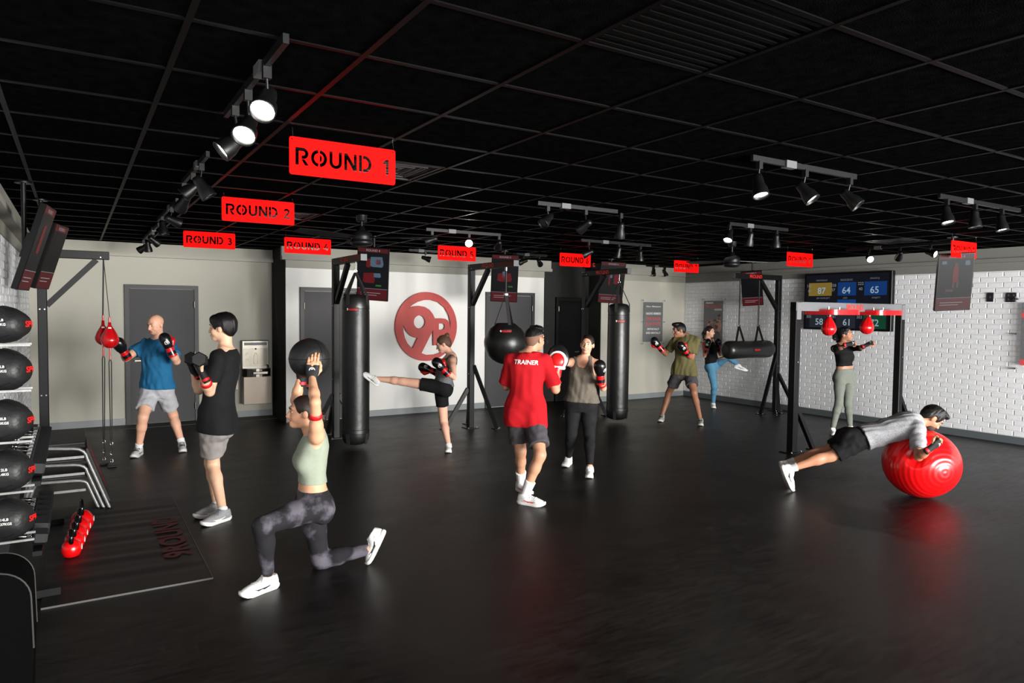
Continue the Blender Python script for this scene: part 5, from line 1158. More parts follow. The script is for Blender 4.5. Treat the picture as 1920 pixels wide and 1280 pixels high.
    head = [(E(0, -.012, .036, .074, .093, .084), .02), (E(0, .018, -.030, .060, .074, .080), .03), (E(0, .066, -.086, .028, .026, .022), .025), (E(.036, .052, -.028, .026, .03, .03), .02), (E(-.036, .052, -.028, .026, .03, .03), .02), (E(0, .074, .034, .048, .022, .016), .015),
            (rcone(hp_(0, .090, .012), hp_(0, .108, -.026), .0085*hs, .0125*hs), .010), (E(.010, .098, -.030, .009, .010, .008), .006), (E(-.010, .098, -.030, .009, .010, .008), .006),
            (E(.077, -.008, -.006, .010, .020, .031), .006), (E(-.077, -.008, -.006, .010, .020, .031), .006), (E(0, .084, -.058, .026, .012, .014), .012),
            (rcone(hp_(0, -.022, -.06), nk-up*.01, (.047 if fem else .053)*k, (.049 if fem else .057)*k), .02)]
    hcuts = [(E(s*.031, .108, .008, .019, .020, .012), .012) for s in (-1, 1)]
    # ---- body
    prims = torso+[(p, .05) for p in trap]+glut+arm('L')+arm('R')+leg('L')+leg('R')+head
    flat = [p if isinstance(p[0], tuple) else (p, .02) for p in prims]
    lo, hi = bounds([p[0] for p in flat], .03); F = Field(lo, hi, H0, [(hc, .15, sp.get('hres', .0048))])
    for p in flat: F.add(*p)
    for c_ in hcuts: F.cut(*c_)
    vs, fs = F.net(1)
    hands = {}
    for s, sg in (('R', 1), ('L', -1)):
        hd = sp['hand'+s]; x_ = hd.get('dir') or (J['wr'+s]-J['el'+s]).normalized(); x_ = V(x_).normalized(); z_ = V(hd['dorsal']); z_ = (z_-x_*z_.dot(x_)).normalized(); y_ = z_.cross(x_)
        # thumb side is +y for a right hand seen with the back of the hand up: mirror for the other one
        if hd.get('mirror', sg > 0): y_ = y_
        else: y_ = -y_
        M = mat3(x_, y_, z_, J['wr'+s]); sc = k*hd.get('s', 1.0); M = M@Matrix.Scale(sc, 4); hands[s] = M
        if hd['kind'] in ('fist', 'grip', 'ball', 'relax'):
            hv, hf = hand_np(hd['kind']); Mn = np.array(M); tv = hv@Mn[:3, :3].T+Mn[:3, 3]
            if np.linalg.det(Mn[:3, :3]) < 0: hf = hf[:, ::-1]
            fs = np.concatenate([fs, hf+len(vs)]); vs = np.concatenate([vs, tv])
    part('body', (vs, fs), msk)
    # ---- face
    def small(nm, prs, m, h=.0035, kk=.004, par=None): return part(nm, sdf_mesh(prs, h, kk, .01, 1), m, par)
    if sp.get('face', True):
        for s in (-1, 1):
            e = small('eye', [E(s*.031, .0785, .008, .0150, .0110, .0060)], m_eyew, .0026); small('iris', [E(s*.031+.0, .0868, .008, .0066, .0045, .0062)], m_iris, .0022, par=e)
            b = [hp_(s*.014, .0965, .030), hp_(s*.030, .0935, .033), hp_(s*.046, .0815, .026)]; small('eyebrow', [rcone(b[0], b[1], .0042*hs, .004*hs), rcone(b[1], b[2], .004*hs, .0025*hs)], HAIR.get(sp.get('hair', 'dark'), m_brow) if sp.get('hair') else m_brow, .003)
        lipm = mat('lip_'+msk.name, sp.get('lip', (170, 92, 82)), .4)
        if sp.get('smile'):
            small('lips', [rcone(hp_(-.031, .081, -.051), hp_(0, .0985, -.063), .0055*hs, .0080*hs), rcone(hp_(.031, .081, -.051), hp_(0, .0985, -.063), .0055*hs, .0080*hs)], lipm, .003, .008)
            small('teeth', [rcone(hp_(-.021, .0905, -.0555), hp_(0, .1025, -.061), .0036*hs, .0054*hs), rcone(hp_(.021, .0905, -.0555), hp_(0, .1025, -.061), .0036*hs, .0054*hs)], m_tooth, .0026, .004)
        else:
            small('lips', [rcone(hp_(-.024, .086, -.058), hp_(0, .0970, -.056), .0038*hs, .006*hs), rcone(hp_(.024, .086, -.058), hp_(0, .0970, -.056), .0038*hs, .006*hs), rcone(hp_(-.014, .089, -.065), hp_(.014, .089, -.065), .006*hs, .006*hs)], lipm, .003, .006)
    # ---- hair
    hk = sp.get('hairstyle'); hm = HAIR.get(sp.get('hair', 'dark'))
    def pl(y0, z0, y1, z1, keep_up=True):
        d = hp_(0, y1, z1)-hp_(0, y0, z0); n_ = d.cross(hx).normalized(); 
        if n_.dot(hz) > 0: n_ = -n_
        return (hp_(0, y0, z0), n_)
    if hk:
        LINES = {'short': [(.115, .088), (.085, .080), (.070, .068), (.054, .008), (.040, -.016), (.026, -.016), (.018, .020), (-.022, .024), (-.036, -.03), (-.06, -.068), (-.13, -.068)],
                 'fade': [(.115, .088), (.08, .076), (.06, .056), (.0, .05), (-.05, .034), (-.13, .012)],
                 'slick': [(.115, .096), (.085, .086), (.070, .076), (.058, .045), (.046, .008), (.030, -.008), (.016, .012), (-.015, .014), (-.035, -.03), (-.06, -.072), (-.13, -.08)],
                 'bowl': [(.13, .052), (.09, .046), (.07, .036), (.052, .004), (.036, -.014), (.022, .010), (-.022, .012), (-.038, -.035), (-.07, -.074), (-.13, -.062)]}
        lk, th = {'crop': ('short', .009), 'quiff': ('short', .011), 'bowl': ('bowl', .014), 'slick': ('slick', .0055), 'curly': ('slick', .009), 'fade': ('fade', .010)}[hk]
        def hairmask(line):
            ly = np.array(sorted(line))
            def fn(X, Y, Z):
                x, y, z = X-hc.x, Y-hc.y, Z-hc.z; q = (x*hy.x+y*hy.y+z*hy.z)/hs; zz = (x*hz.x+y*hz.y+z*hz.z)/hs
                return (np.interp(q, ly[:, 0], ly[:, 1])-zz)*.6*hs
            return fn
        def hairpart(nm, line, th, m, extra=(), amp=.003):
            pr = [(E(0, -.012, .036, .074+th, .093+th, .084+th), .02), (E(0, -.034, -.004, .068+th, .068+th, .082), .03)]+list(extra)
            lo, hi = bounds([p[0] for p in pr], .02); F = Field(lo, hi, .0045)
            for p in pr: F.add(*p)
            if amp: F.wrinkle(amp, 70, 3, tuple(hz))
            F.mask(hairmask(line)); return part(nm, F.net(1), m)
        ex = []
        if hk == 'quiff': ex = [(E(0, .035, .108, .058, .062, .026), .02), (E(.01, .075, .100, .04, .03, .022), .02)]
        if hk == 'bowl': ex = [(E(0, -.03, .05, .090, .092, .086), .02), (E(0, .05, .075, .07, .05, .04), .02)]
        if hk == 'curly': ex = [(E(s_*.045, y_, .09, .035, .04, .03), .02) for s_ in (-1, 1) for y_ in (.03, -.03)]
        hairpart('hair', LINES[lk], th, hm, ex, .003 if hk != 'slick' else .0012)
        if hk == 'fade': hairpart('hair_fade', LINES['short'], .0028, mat('hair_clipped', (120, 88, 70), .8), (), 0)
        for nm, prs, amp in sp.get('hairx', []):
            q = [(E(*e), .012) if len(e) == 6 else (rcone(hp_(*e[0]), hp_(*e[1]), e[2], e[3]), .012) for e in prs]; part(nm, sdf_mesh(q, .005, .012, .02, 1, wr=(amp, 110, 5)), hm)
    if sp.get('beard'): part('beard', sdf_mesh([(E(0, .052, -.070, .056, .050, .050), .02), (E(0, .088, -.046, .026, .018, .008), .01)], .0045, .02, .02, 1, planes=[pl(.12, -.040, -.02, -.012)[0:1]+(-pl(.12, -.040, -.02, -.012)[1],), (hp_(0, .01, 0), -hy)], cuts=[(E(0, .108, -.060, .024, .02, .010),)]), mat('stubble', (58, 42, 35), .8))
    # ---- top
    tp = sp.get('top')
    if tp:
        hem, infl = tp['hem'], tp.get('inf', .014); kind = tp['kind']; loose = tp.get('loose', 1.0)
        rows = []
        for t, w_, d_, o in st:
            lo_ = max(0, (.62-t)/.8)*loose*(.034 if kind == 'tee' else .02 if kind == 'tank' else 0)
            wa, da = w_+infl+lo_, d_+infl+lo_*.9
            if kind in ('tee', 'tank') and t < .62: wa = max(wa, (.165 if not fem else .155)*k*g*loose**.3); da = max(da, .118*k*g)
            rows.append((t, wa, da, o))
        T_ = [r[0] for r in rows]; rr = np.array(rows); hrow = (hem,)+tuple(np.interp(hem, T_, rr[:, i]) if hem >= T_[0] else rr[0, i] for i in (1, 2, 3)); rows = [hrow]+[r for r in rows if r[0] > hem+.02]
        if hem < -.05: rows[0] = (hem, rows[1][1]*1.01, rows[1][2]*1.01, rows[1][3])
        pr = [(loft(pel, nk, rP, rC, rows), .03)]
        if fem: pr += [(ell(nk-up*.215*k+rC*s*.066*k+fT*.075*k, (rC, fT, up), tuple((x*k*g+infl*.7) for x in (.062, .052, .062))), .05) for s in (-1, 1)]
        else: pr += [(ell(nk-up*.17*k+rC*s*.075*k+fT*.065*k, (rC, fT, up), tuple(x*k+infl for x in (.085, .045, .06))), .05) for s in (-1, 1)]
        if kind == 'tee' and hem < .15 or kind == 'tank' and hem < .1:
            gi = infl+tp.get('gi', .008)
            pr += [(ell(pel+rP*q*.072*k-fP_*.062*k-up*.03*k, (rP, fP_, up), (.088*k*g+gi, .082*k*g+gi, .10*k*g+gi)), .05) for q in (-1, 1)]
            if hem < -.03: pr += [(rcone(J['hip'+q]+up*.08, J['hip'+q]+(J['kn'+q]-J['hip'+q])*.25, .092*k*g+gi, .088*k*g+gi+.004), .05) for q in 'LR']
        pr += [(rcone(nk-up*.004, J['sh'+s]+up*.008, .046*k+infl*.5, .046*k+infl*.7), .03) for s in 'LR']
        sl = tp.get('sleeve', 0)
        lo, hi = None, None
        if sl:
            for s in 'LR':
                a, b, c_ = J['sh'+s], J['el'+s], J['wr'+s]
                if sl > 1: pr += [(rcone(a, b, .055*k*ag+infl, .041*k*ag+infl*.6), .025), (fcone(b, b+(c_-b)*(sl-1), .042*k*ag+infl*.6, .034*k*ag+infl*.5), .02)]
                else: pr += [(fcone(a, a+(b-a)*sl, .055*k*ag+infl*.6, .050*k*ag+infl*1.6), .03)]
        lo, hi = bounds([p[0] for p in pr], .04); F = Field(lo, hi, tp.get('res', .0085))
        for p in pr: F.add(*p)
        if kind in ('tank', 'crop') and not sl:
            for s, sg in (('R', 1), ('L', -1)):
                F.cut(ell(J['sh'+s]+rC*sg*.03*k-up*.01, (rC, fT, up), (.062*k, .16*k, .125*k)), .015)
        nd = tp.get('neck', (.064, .012)); F.cut(rcone(nk+up*.045+fT*nd[1], nk+up*.18+fT*nd[1], nd[0]*k, nd[0]*k*1.1), .008)
        if kind == 'tank': F.cut(ell(nk+fT*.09*k-up*.01, (rC, fT, up), (.075*k, .07*k, tp.get('scoop', .10)*k)), .01)
        F.wrinkle(tp.get('fold', .006), 26, tp.get('seed', 1), tuple(up))
        t0 = pel+up*((nk-pel).length*hem); F.plane(t0+up*.004, -up)
        tv = F.net(1); shirt = part(tp.get('name', 'shirt'), tv, tp['mat'])
        if 'text' in tp:
            bvh = BVHTree.FromPolygons([V(v) for v in tv[0]], [tuple(map(int, f)) for f in tv[1]]); c0 = nk-up*tp['text'][1]; txv, txf = text_verts(tp['text'][0], .02, .12); kx = tp['text'][2]/np.ptp(txv[:, 0]); rt = -rC
            mb = MB(); rt = rC; pts = []
            for x, y, _ in txv:
                q = c0+rt*(x*kx)+up*(y*kx)-fT*.6; h = bvh.ray_cast(q, fT)[0]; pts.append((h if h else q+fT*.45)-fT*.006)
            mb.add(pts, txf); mb.build('lettering', m_whitetxt, shirt)
        if 'trim' in tp:
            pass
    # ---- bottoms
    bt = sp.get('bottom')
    if bt:
        infl = bt.get('inf', .006); pr = []; kind = bt['kind']; wt = bt.get('waist', .16)
        rows = [(t, w_+infl, d_+infl, o) for t, w_, d_, o in st if t < wt-.02]; rr = np.array([(t, w_, d_, o) for t, w_, d_, o in st]); rows += [(wt,)+tuple(np.interp(wt, rr[:, 0], rr[:, i])+(infl if i < 3 else 0) for i in (1, 2, 3))]
        pr.append((loft(pel, nk, rP, rC, rows), .03)); pr += [((e[0]), e[1]) for e in glut]
        F = None
        if kind == 'leggings':
            LP = leg('L')+leg('R')
        else:
            LP = []
            for s in 'LR':
                a, b = J['hip'+s], J['kn'+s]; e = a+(b-a)*bt['len']; x_ = bt.get('flare', .016) if kind == 'shorts' else .004
                if kind == 'bike_shorts': LP += [(rcone(a-(b-a)*.03, a+(b-a)*.3, .094*k*g, .084*k*g), .03)]; pr += [(ell(a-fP_*.01, (rP, fP_, up), (.10*k*g, .11*k*g, .11*k*g)), .03)]
                LP += [(fcone(a, e, (.098 if kind == 'shorts' else .09)*k*g, (.090*(1-bt['len'])+.056*bt['len'])*k*g+.010+x_), .025)]
        lo, hi = bounds([p[0] for p in pr+LP], .04+infl); F = Field(lo, hi, bt.get('res', .0085))
        for p in pr[:1]: F.add(p[0], p[1])
        for p in pr[1:]+LP: F.add(p[0], p[1], infl)
        if kind == 'leggings':
            for s in 'LR':
                b, c_ = J['kn'+s], J['an'+s]; d = (c_-b).normalized(); e = b+(c_-b)*bt.get('ank', .9); F.cut(rcone(e+d*.07, e+d*.2, .07, .07))
        F.wrinkle(bt.get('fold', .005 if kind == 'shorts' else .0015), 30, bt.get('seed', 2)); F.plane(pel+up*((nk-pel).length*wt), up)
        part(bt.get('name', kind), F.net(1), bt['mat'])
    # ---- feet
    for s, sg in (('R', 1), ('L', -1)):
        f = sp['foot'+s]; an = J['an'+s]; sh = (an-J['kn'+s]).normalized()
        if 'toe' in f and len(f['toe']) == 2:
            tp_ = onZ(.02, *f['toe']); x_ = tp_-V((an.x, an.y, .02)); x_.z = 0; x_.normalize(); z_ = V((0, 0, 1)); o = V((an.x, an.y, 0))
        else:
            x_ = V(f['dir']).normalized(); z_ = V(f['up']); z_ = (z_-x_*z_.dot(x_)).normalized(); o = an-z_*.085*k
            if f.get('ground'):
                tip = o+x_*.19*k; o.z -= (tip.z-.016) if f['ground'] == 'toe' else o.z
        y_ = z_.cross(x_); M = mat3(x_, y_*sg, z_, o)@Matrix.Scale(k*f.get('s', 1.02), 4); sh_ = sp['shoe']
        u_ = inst('shoe', SH_UP, sh_['mat'], root, M, base); bpy.context.view_layer.update() if False else None
        for nm, me, m in (('sole', SH_SOLE, sh_['sole']), ('laces', SH_LACE, sh_['lace']), ('swoosh', SH_SWOOSH, sh_['sw'])):
            o2 = bpy.data.objects.new(nm, me); COL.objects.link(o2); o2.parent = u_
            if not me.materials: me.materials.append(None)
            o2.material_slots[0].link = 'OBJECT'; o2.material_slots[0].material = m
        sk = sp.get('sock')
        if sk:
            a = an+(J['kn'+s]-an)*sk[0]; b = o+z_*.06*k; part('sock', sdf_mesh([rcone(a, an, (.036+.014*sk[0]/.35)*k+.004, .036*k+.003), rcone(an, b, .037*k, .036*k)], .006, .015, .02, 1, planes=[(a, (a-an))]), sk[1])
    # ---- gloves, wraps, bands
    for s, sg in (('R', 1), ('L', -1)):
        hd = sp['hand'+s]; M = hands[s]; kd = hd['kind']
        if kd == 'glove':
            gl = inst('boxing_glove', GLOVE[0], m_glb, root, M, base)
            for nm, me, m in (('thumb', GLOVE[1], m_glr if hd.get('redthumb', 1) else m_glb), ('cuff', GLOVE[2], m_glr), ('strap', GLOVE[3], m_glb), ('logo', GLOVE[4 if M.determinant() > 0 else 5], m_whitetxt)):
                o2 = bpy.data.objects.new(nm, me); COL.objects.link(o2); o2.parent = gl
                if not me.materials: me.materials.append(None)
                o2.material_slots[0].link = 'OBJECT'; o2.material_slots[0].material = m
        elif kd in ('fist', 'grip', 'ball') and hd.get('wrap', 1):
            wp = inst('hand_wrap', WRAP, m_wrap, root, M, base)
            WL = WRAPLOGO[0 if M.determinant() > 0 else 1]; o2 = bpy.data.objects.new('logo', WL); COL.objects.link(o2); o2.parent = wp
            if not WL.materials: WL.materials.append(None)
            o2.material_slots[0].link = 'OBJECT'; o2.material_slots[0].material = m_whitetxt
            mb = MB(); n = 24; mb.add([tuple(M@V((x, .0345*math.cos(2*math.pi*i/n), .0305*math.sin(2*math.pi*i/n)))) for x in (-.072, -.052) for i in range(n)], [(i, (i+1) % n, n+(i+1) % n, n+i) for i in range(n)], True); mb.build('wrist_stripe', m_band, root)
    for (s, t, seg) in sp.get('bands', []):
        a, b = (J['sh'+s], J['el'+s]) if seg == 'u' else (J['el'+s], J['wr'+s]); p = a+(b-a)*t; d = (b-a).normalized(); r = ((.050-.010*t) if seg == 'u' else (.0425 if t < .42 else .042-.012*(t-.3)))*k*ag+.004
        MB().lathe(p-d*.018, d, [(r-.004, 0), (r, .002), (r, .034), (r-.004, .036)], 24, closed_ends=False).build('armband', m_band, root)
    return root, J, hands
# ================================================================== the ten people
def cv(r, u, f): return (_R*r+_U*u+_F*f).normalized()
def fab(nm, rgb, **kw):
    a = dict(rough=.85, noise=.06, nscale=40, bump=.15, bscale=500, spec=.25); a.update(kw); return mat('cloth_'+nm, rgb, **a)
white_shoe = dict(mat=m_shw, sole=m_sole, lace=m_lacew, sw=m_swb); grey_shoe = dict(mat=m_shg, sole=m_sole, lace=m_shg, sw=m_sww); red_shoe = dict(mat=m_shw, sole=m_sole, lace=m_lacew, sw=m_swr); pale_shoe = dict(mat=mat('shoe_pale_grey', (196, 197, 198), .6, bump=.2, bscale=400), sole=m_solg, lace=m_laceb, sw=m_swb); stone_shoe = dict(mat=mat('shoe_stone', (168, 162, 154), .65, bump=.2, bscale=400), sole=m_solg, lace=m_laceb, sw=m_swb)
plain_shoe = dict(mat=m_shw, sole=m_sole, lace=m_lacew, sw=m_shw)
Z0 = V((0, 0, 0)); PEOPLE = {}
ONLY = globals().get('ONLY_PEOPLE')
def add(key, *a):
    if ONLY and key not in ONLY: return
    PEOPLE[key] = person(*a)
add('blue', 'bald man in a blue T-shirt and grey shorts boxing small red bags', 'm', 1.80, dict(skin=skin('fair', (225, 172, 144)), girth=1.08,
    pel=(294, 728), neck=(296, 637, -.02), head=(292, 609, -.07), fP=228, fC=226, fH=220, pitch=-12, smile=0,
    elR=(236, 671, '-'), wrR=(233, 661, '-'), elL=(331, 677, '-'), wrL=(319, 655, '-'), knR=(268, 782), knL=(324, 777), anR=(260, 840), anL=(341, 831),
    footR=dict(toe=(247, 858)), footL=dict(toe=(345, 851)), shoe=pale_shoe, sock=(.16, m_sock),
    handR=dict(kind='glove', dir=cv(-.25, .75, -.5), dorsal=cv(-.9, .2, -.3)), handL=dict(kind='glove', dir=cv(-.3, .9, -.25), dorsal=cv(.45, 0, -.9)),
    top=dict(kind='tee', mat=fab('blue', (33, 101, 143)), hem=-.01, sleeve=.62, inf=.016, fold=.008, name='tshirt'), bottom=dict(kind='shorts', mat=fab('light_grey', (178, 178, 182)), len=.70, waist=.16)))
add('black', 'young man in a black T-shirt curling two dumbbells beside the mat', 'm', 1.77, dict(skin=skin('light', (237, 190, 158)), hair='black', hairstyle='bowl',
    pel=(405, 793), neck=(423, 655, .0), head=(417, 615, .0), fP=150, fC=152, fH=150, pitch=-2,
    elL=(393, 734, '-'), wrL=(379, 699, '-'), elR=(373, 731, .05), wrR=(363, 697, .0), knL=(399, 869), knR=(395, 866), anL=(418, 958), anR=(407, 946),
    footL=dict(toe=(372, 986)), footR=dict(toe=(370, 968)), shoe=grey_shoe, sock=(.07, m_sock), fL=150, fR=150,
    handL=dict(kind='grip', dir=cv(-.45, .88, -.1), dorsal=cv(-.85, -.35, -.35)), handR=dict(kind='grip', dir=cv(-.45, .88, 0), dorsal=cv(-.85, -.35, -.35)), bands=[('L', .45, 'f')],
    top=dict(kind='tee', mat=fab('black', (25, 25, 27)), hem=-.12, sleeve=.72, loose=.5, gi=.012, inf=.014, fold=.008, name='tshirt', seed=4), bottom=dict(kind='shorts', mat=fab('taupe_grey', (148, 142, 138)), len=.72, waist=.12)))
add('lunge', 'woman in a sage crop top lunging with a ball held overhead', 'f', 1.68, dict(skin=skin('tan', (215, 160, 126)), hair='dark', hairstyle='slick', lip=(176, 96, 88), hairx=[('hair_bun', [(0, -.125, -.035, .034, .034, .036), ((0, -.1, -.02), (0, -.13, -.05), .026, .02)], .006)],
    d0=4.78, pel=(585, 944), neck=(588, 808, .0), head=(569, 773, -.02), fP=172, fC=172, fH=168, pitch=2, smile=1,
    shL=V((0, 0, .045)), shR=V((0, 0, .045)), elL=(591, 754, '-'), wrL=(585, 706, '+'), elR=(554, 750, .0), wrR=(565, 702, .0),
    knL=(491, 986), anL=(503, 1082), knR=(601, 1052, .12), anR=(698, 1028, .05), footL=dict(toe=(446, 1119)), footR=dict(dir=cv(-.42, -.9, .05), up=cv(-.9, .42, 0), ground='toe'), shoe=white_shoe,
    handL=dict(kind='ball', dir=cv(.05, 1, .05), dorsal=cv(.15, 0, -1)), handR=dict(kind='ball', dir=cv(.05, 1, -.05), dorsal=cv(-.35, 0, 1)), bands=[('L', .62, 'u')], res=.007,
    top=dict(kind='crop', mat=fab('sage', (146, 154, 137), noise=.03, bump=.06), hem=.29, inf=.007, fold=.0015, name='crop_top', neck=(.062, .01)), bottom=dict(kind='leggings', mat=fab('camo', (32, 31, 34), noise=1, nscale=7, rgb2=(92, 88, 97), thr=(.48, .62)), waist=.21, ank=.9, inf=.005)))
add('kick', 'woman in a grey tank top and black shorts kicking the heavy bag', 'f', 1.66, dict(skin=skin('rosy', (231, 178, 152)), hair='brown', hairstyle='slick', hairx=[('hair_bun', [(0, -.085, .095, .036, .036, .034)], .006)],
    pel=(829, 724), neck=(846, 666, .0), head=(832, 645, .0), fP=165, fC=165, fH=150, pitch=-22,
    elL=(851, 707, '-'), wrL=(833, 694, '-'), elR=(822, 704, '+'), wrR=(810, 695, .0), knR=(832, 791), anR=(841, 833), knL=(755, 715, .03), anL=(707, 710, .03),
    footR=dict(toe=(840, 849)), footL=dict(dir=cv(-.75, .62, -.1), up=cv(.6, .7, -.25)), shoe=white_shoe,
    handL=dict(kind='glove', dir=cv(-.65, .72, -.2), dorsal=cv(0, .15, -1)), handR=dict(kind='glove', dir=cv(-.9, .35, .1), dorsal=cv(0, .5, -.85)),
    top=dict(kind='tank', mat=fab('heather', (104, 105, 106), noise=.35, nscale=90), hem=.08, inf=.010, loose=.45, fold=.004, name='tank_top', scoop=.07), bottom=dict(kind='bike_shorts', mat=fab('jet', (16, 16, 17)), len=.55, waist=.16, inf=.004)))
add('trainer', 'trainer in a red T-shirt holding focus mitts before the tank top woman', 'm', 1.78, dict(skin=skin('olive', (197, 144, 114)), hair='black', hairstyle='fade', hairx=[('hair_top', [(0, .01, .105, .064, .085, .032)], .006)],
    shw=.94, pel=(985, 777), neck=(990, 664, .0), head=(1003, 636, .04), fP=45, fC=50, fH=15, pitch=-4,
    elR=(1042, 730, '+'), wrR=(1044, 694, '+'), elL=(949, 724, '+'), wrL=(966, 700, '+'), knR=(1013, 853), knL=(976, 846), anR=(984, 928), anL=(977, 905),
    footR=dict(toe=(1023, 947)), footL=dict(toe=(985, 921)), shoe=red_shoe, sock=(.36, m_sock), fR=20, fL=40,
    handR=dict(kind='mitt', s=1.15, dir=cv(.08, 1, .1), dorsal=cv(-.1, .05, -1)), handL=dict(kind='mitt', dir=cv(.3, 1, .3), dorsal=cv(-.3, 0, -1)),
    top=dict(kind='tee', mat=fab('red', (180, 17, 27)), hem=-.20, sleeve=.88, loose=.55, gi=.009, inf=.018, fold=.009, name='tshirt', seed=9, text=('TRAINER', .075, .235)), bottom=dict(kind='shorts', mat=fab('charcoal', (74, 70, 74)), len=.76, waist=.10, flare=.02)))
add('tank', 'smiling woman in a taupe tank top punching the trainer\'s focus mitt', 'f', 1.68, dict(skin=skin('warm', (221, 168, 140)), hair='dark', hairstyle='slick', girth=1.13, lip=(176, 90, 84), hairx=[('ponytail', [((0, -.1, .0), (0, -.105, -.09), .03, .02)], .004)],
    pel=(1090, 756), neck=(1096, 671, .0), head=(1101, 646, -.02), fP=224, fC=216, fH=222, pitch=2, roll=4, smile=1,
    elR=(1062, 680, '-'), wrR=(1053, 675, '-'), elL=(1131, 727, '-'), wrL=(1126, 707, '-'), knR=(1071, 812), knL=(1105, 818), anR=(1066, 858), anL=(1106, 877),
    footR=dict(toe=(1047, 882)), footL=dict(toe=(1103, 904)), shoe=plain_shoe, bands=[('L', .35, 'f')],
    handR=dict(kind='glove', dir=cv(-.6, .1, -.8), dorsal=cv(0, 1, 0)), handL=dict(kind='glove', dir=cv(-.05, 1, -.25), dorsal=cv(.75, 0, -.65)),
    top=dict(kind='tank', mat=fab('taupe', (104, 97, 86), noise=.12, nscale=60), hem=.02, inf=.012, loose=.8, fold=.008, name='tank_top', scoop=.11), bottom=dict(kind='leggings', mat=fab('soft_black', (26, 25, 26), noise=.3, nscale=9), waist=.18, ank=.92, inf=.005)))
add('olive', 'man in an olive T-shirt shadow boxing before the mission poster', 'm', 1.75, dict(skin=skin('brown', (155, 108, 83)), hair='black', hairstyle='quiff',
    pel=(1283, 699), neck=(1287, 630, .0), head=(1273, 619, .0), fP=215, fC=200, fH=160, pitch=-8, res=.010, hres=.0055,
    elR=(1248, 663, '-'), wrR=(1237, 651, '-'), elL=(1297, 671, '-'), wrL=(1286, 659, '-'), knR=(1254, 736), knL=(1301, 736), anR=(1241, 779), anL=(1313, 786),
    footR=dict(toe=(1228, 797)), footL=dict(toe=(1316, 803)), shoe=stone_shoe,
    handR=dict(kind='glove', dir=cv(-.65, .75, -.1), dorsal=cv(-.5, .5, -.4)), handL=dict(kind='glove', dir=cv(-.65, .72, -.3), dorsal=cv(-.2, .25, -.95)),
    top=dict(kind='tee', mat=fab('olive', (98, 92, 58)), hem=-.07, sleeve=.75, inf=.016, fold=.009, name='tshirt', seed=6, res=.010), bottom=dict(kind='shorts', mat=fab('charcoal', (74, 70, 74)), len=.62, waist=.14, res=.010)))
add('leggings', 'woman in blue leggings and black tank raising a knee behind the uppercut bag', 'f', 1.66, dict(skin=skin('rosy', (231, 178, 152)), hair='dark', hairstyle='slick', hairx=[('ponytail', [((0, -.1, .03), (0, -.13, -.05), .03, .028), ((0, -.13, -.05), (0, -.12, -.15), .028, .012)], .006)],
    pel=(1337, 685), neck=(1326, 636, .0), head=(1330, 622, -.02), fP=285, fC=285, fH=285, pitch=-4, res=.010, hres=.0055,
    elR=(1321, 667, '-'), wrR=(1325, 654, '-'), elL=(1351, 664, '-'), wrL=(1349, 653, .0), knR=(1339, 724), anR=(1337, 756), knL=(1367, 668, '-'), anL=(1384, 684, .03),
    footR=dict(toe=(1340, 767)), footL=dict(dir=cv(.95, -.3, -.1), up=cv(.3, .95, 0)), shoe=white_shoe,
    handR=dict(kind='glove', dir=cv(.12, 1, -.2), dorsal=cv(-.35, 0, -.95)), handL=dict(kind='glove', dir=cv(-.1, 1, .1), dorsal=cv(.8, 0, -.3)),
    top=dict(kind='tank', mat=fab('jet', (16, 16, 17)), hem=.10, inf=.009, loose=.4, fold=.004, name='tank_top', scoop=.07, res=.010), bottom=dict(kind='leggings', mat=fab('steel_blue', (84, 136, 166)), waist=.2, ank=.93, inf=.005, res=.010)))
add('speed', 'woman in a black long sleeve crop top and grey leggings at the speed bags', 'f', 1.66, dict(skin=skin('bronze', (171, 120, 94)), hair='black', hairstyle='curly', hairx=[('ponytail', [(-.01, -.115, .03, .05, .06, .055), (.02, -.15, -.03, .045, .045, .06), (-.02, -.12, -.08, .035, .04, .05)], .014)],
    pel=(1584, 707), neck=(1580, 645, .0), head=(1585, 627, -.02), fP=250, fC=252, fH=288, pitch=4, roll=-6, smile=1,
    elR=(1570, 654, '-'), wrR=(1592, 645, '-'), elL=(1611, 653, '-'), wrL=(1626, 646, '-'), knR=(1573, 753), knL=(1590, 757), anR=(1561, 804), anL=(1594, 800),
    footR=dict(toe=(1568, 820)), footL=dict(toe=(1588, 814)), shoe=white_shoe,
    handR=dict(kind='fist', dir=cv(1, .15, -.2), dorsal=cv(0, .6, -.8)), handL=dict(kind='fist', dir=cv(.85, .45, -.3), dorsal=cv(-.2, .9, -.5)),
    top=dict(kind='crop', mat=fab('jet', (16, 16, 17)), hem=.33, inf=.008, sleeve=1.6, fold=.004, name='crop_top', neck=(.066, .01)), bottom=dict(kind='leggings', mat=fab('sage_grey', (112, 117, 108)), waist=.26, ank=.93, inf=.005)))
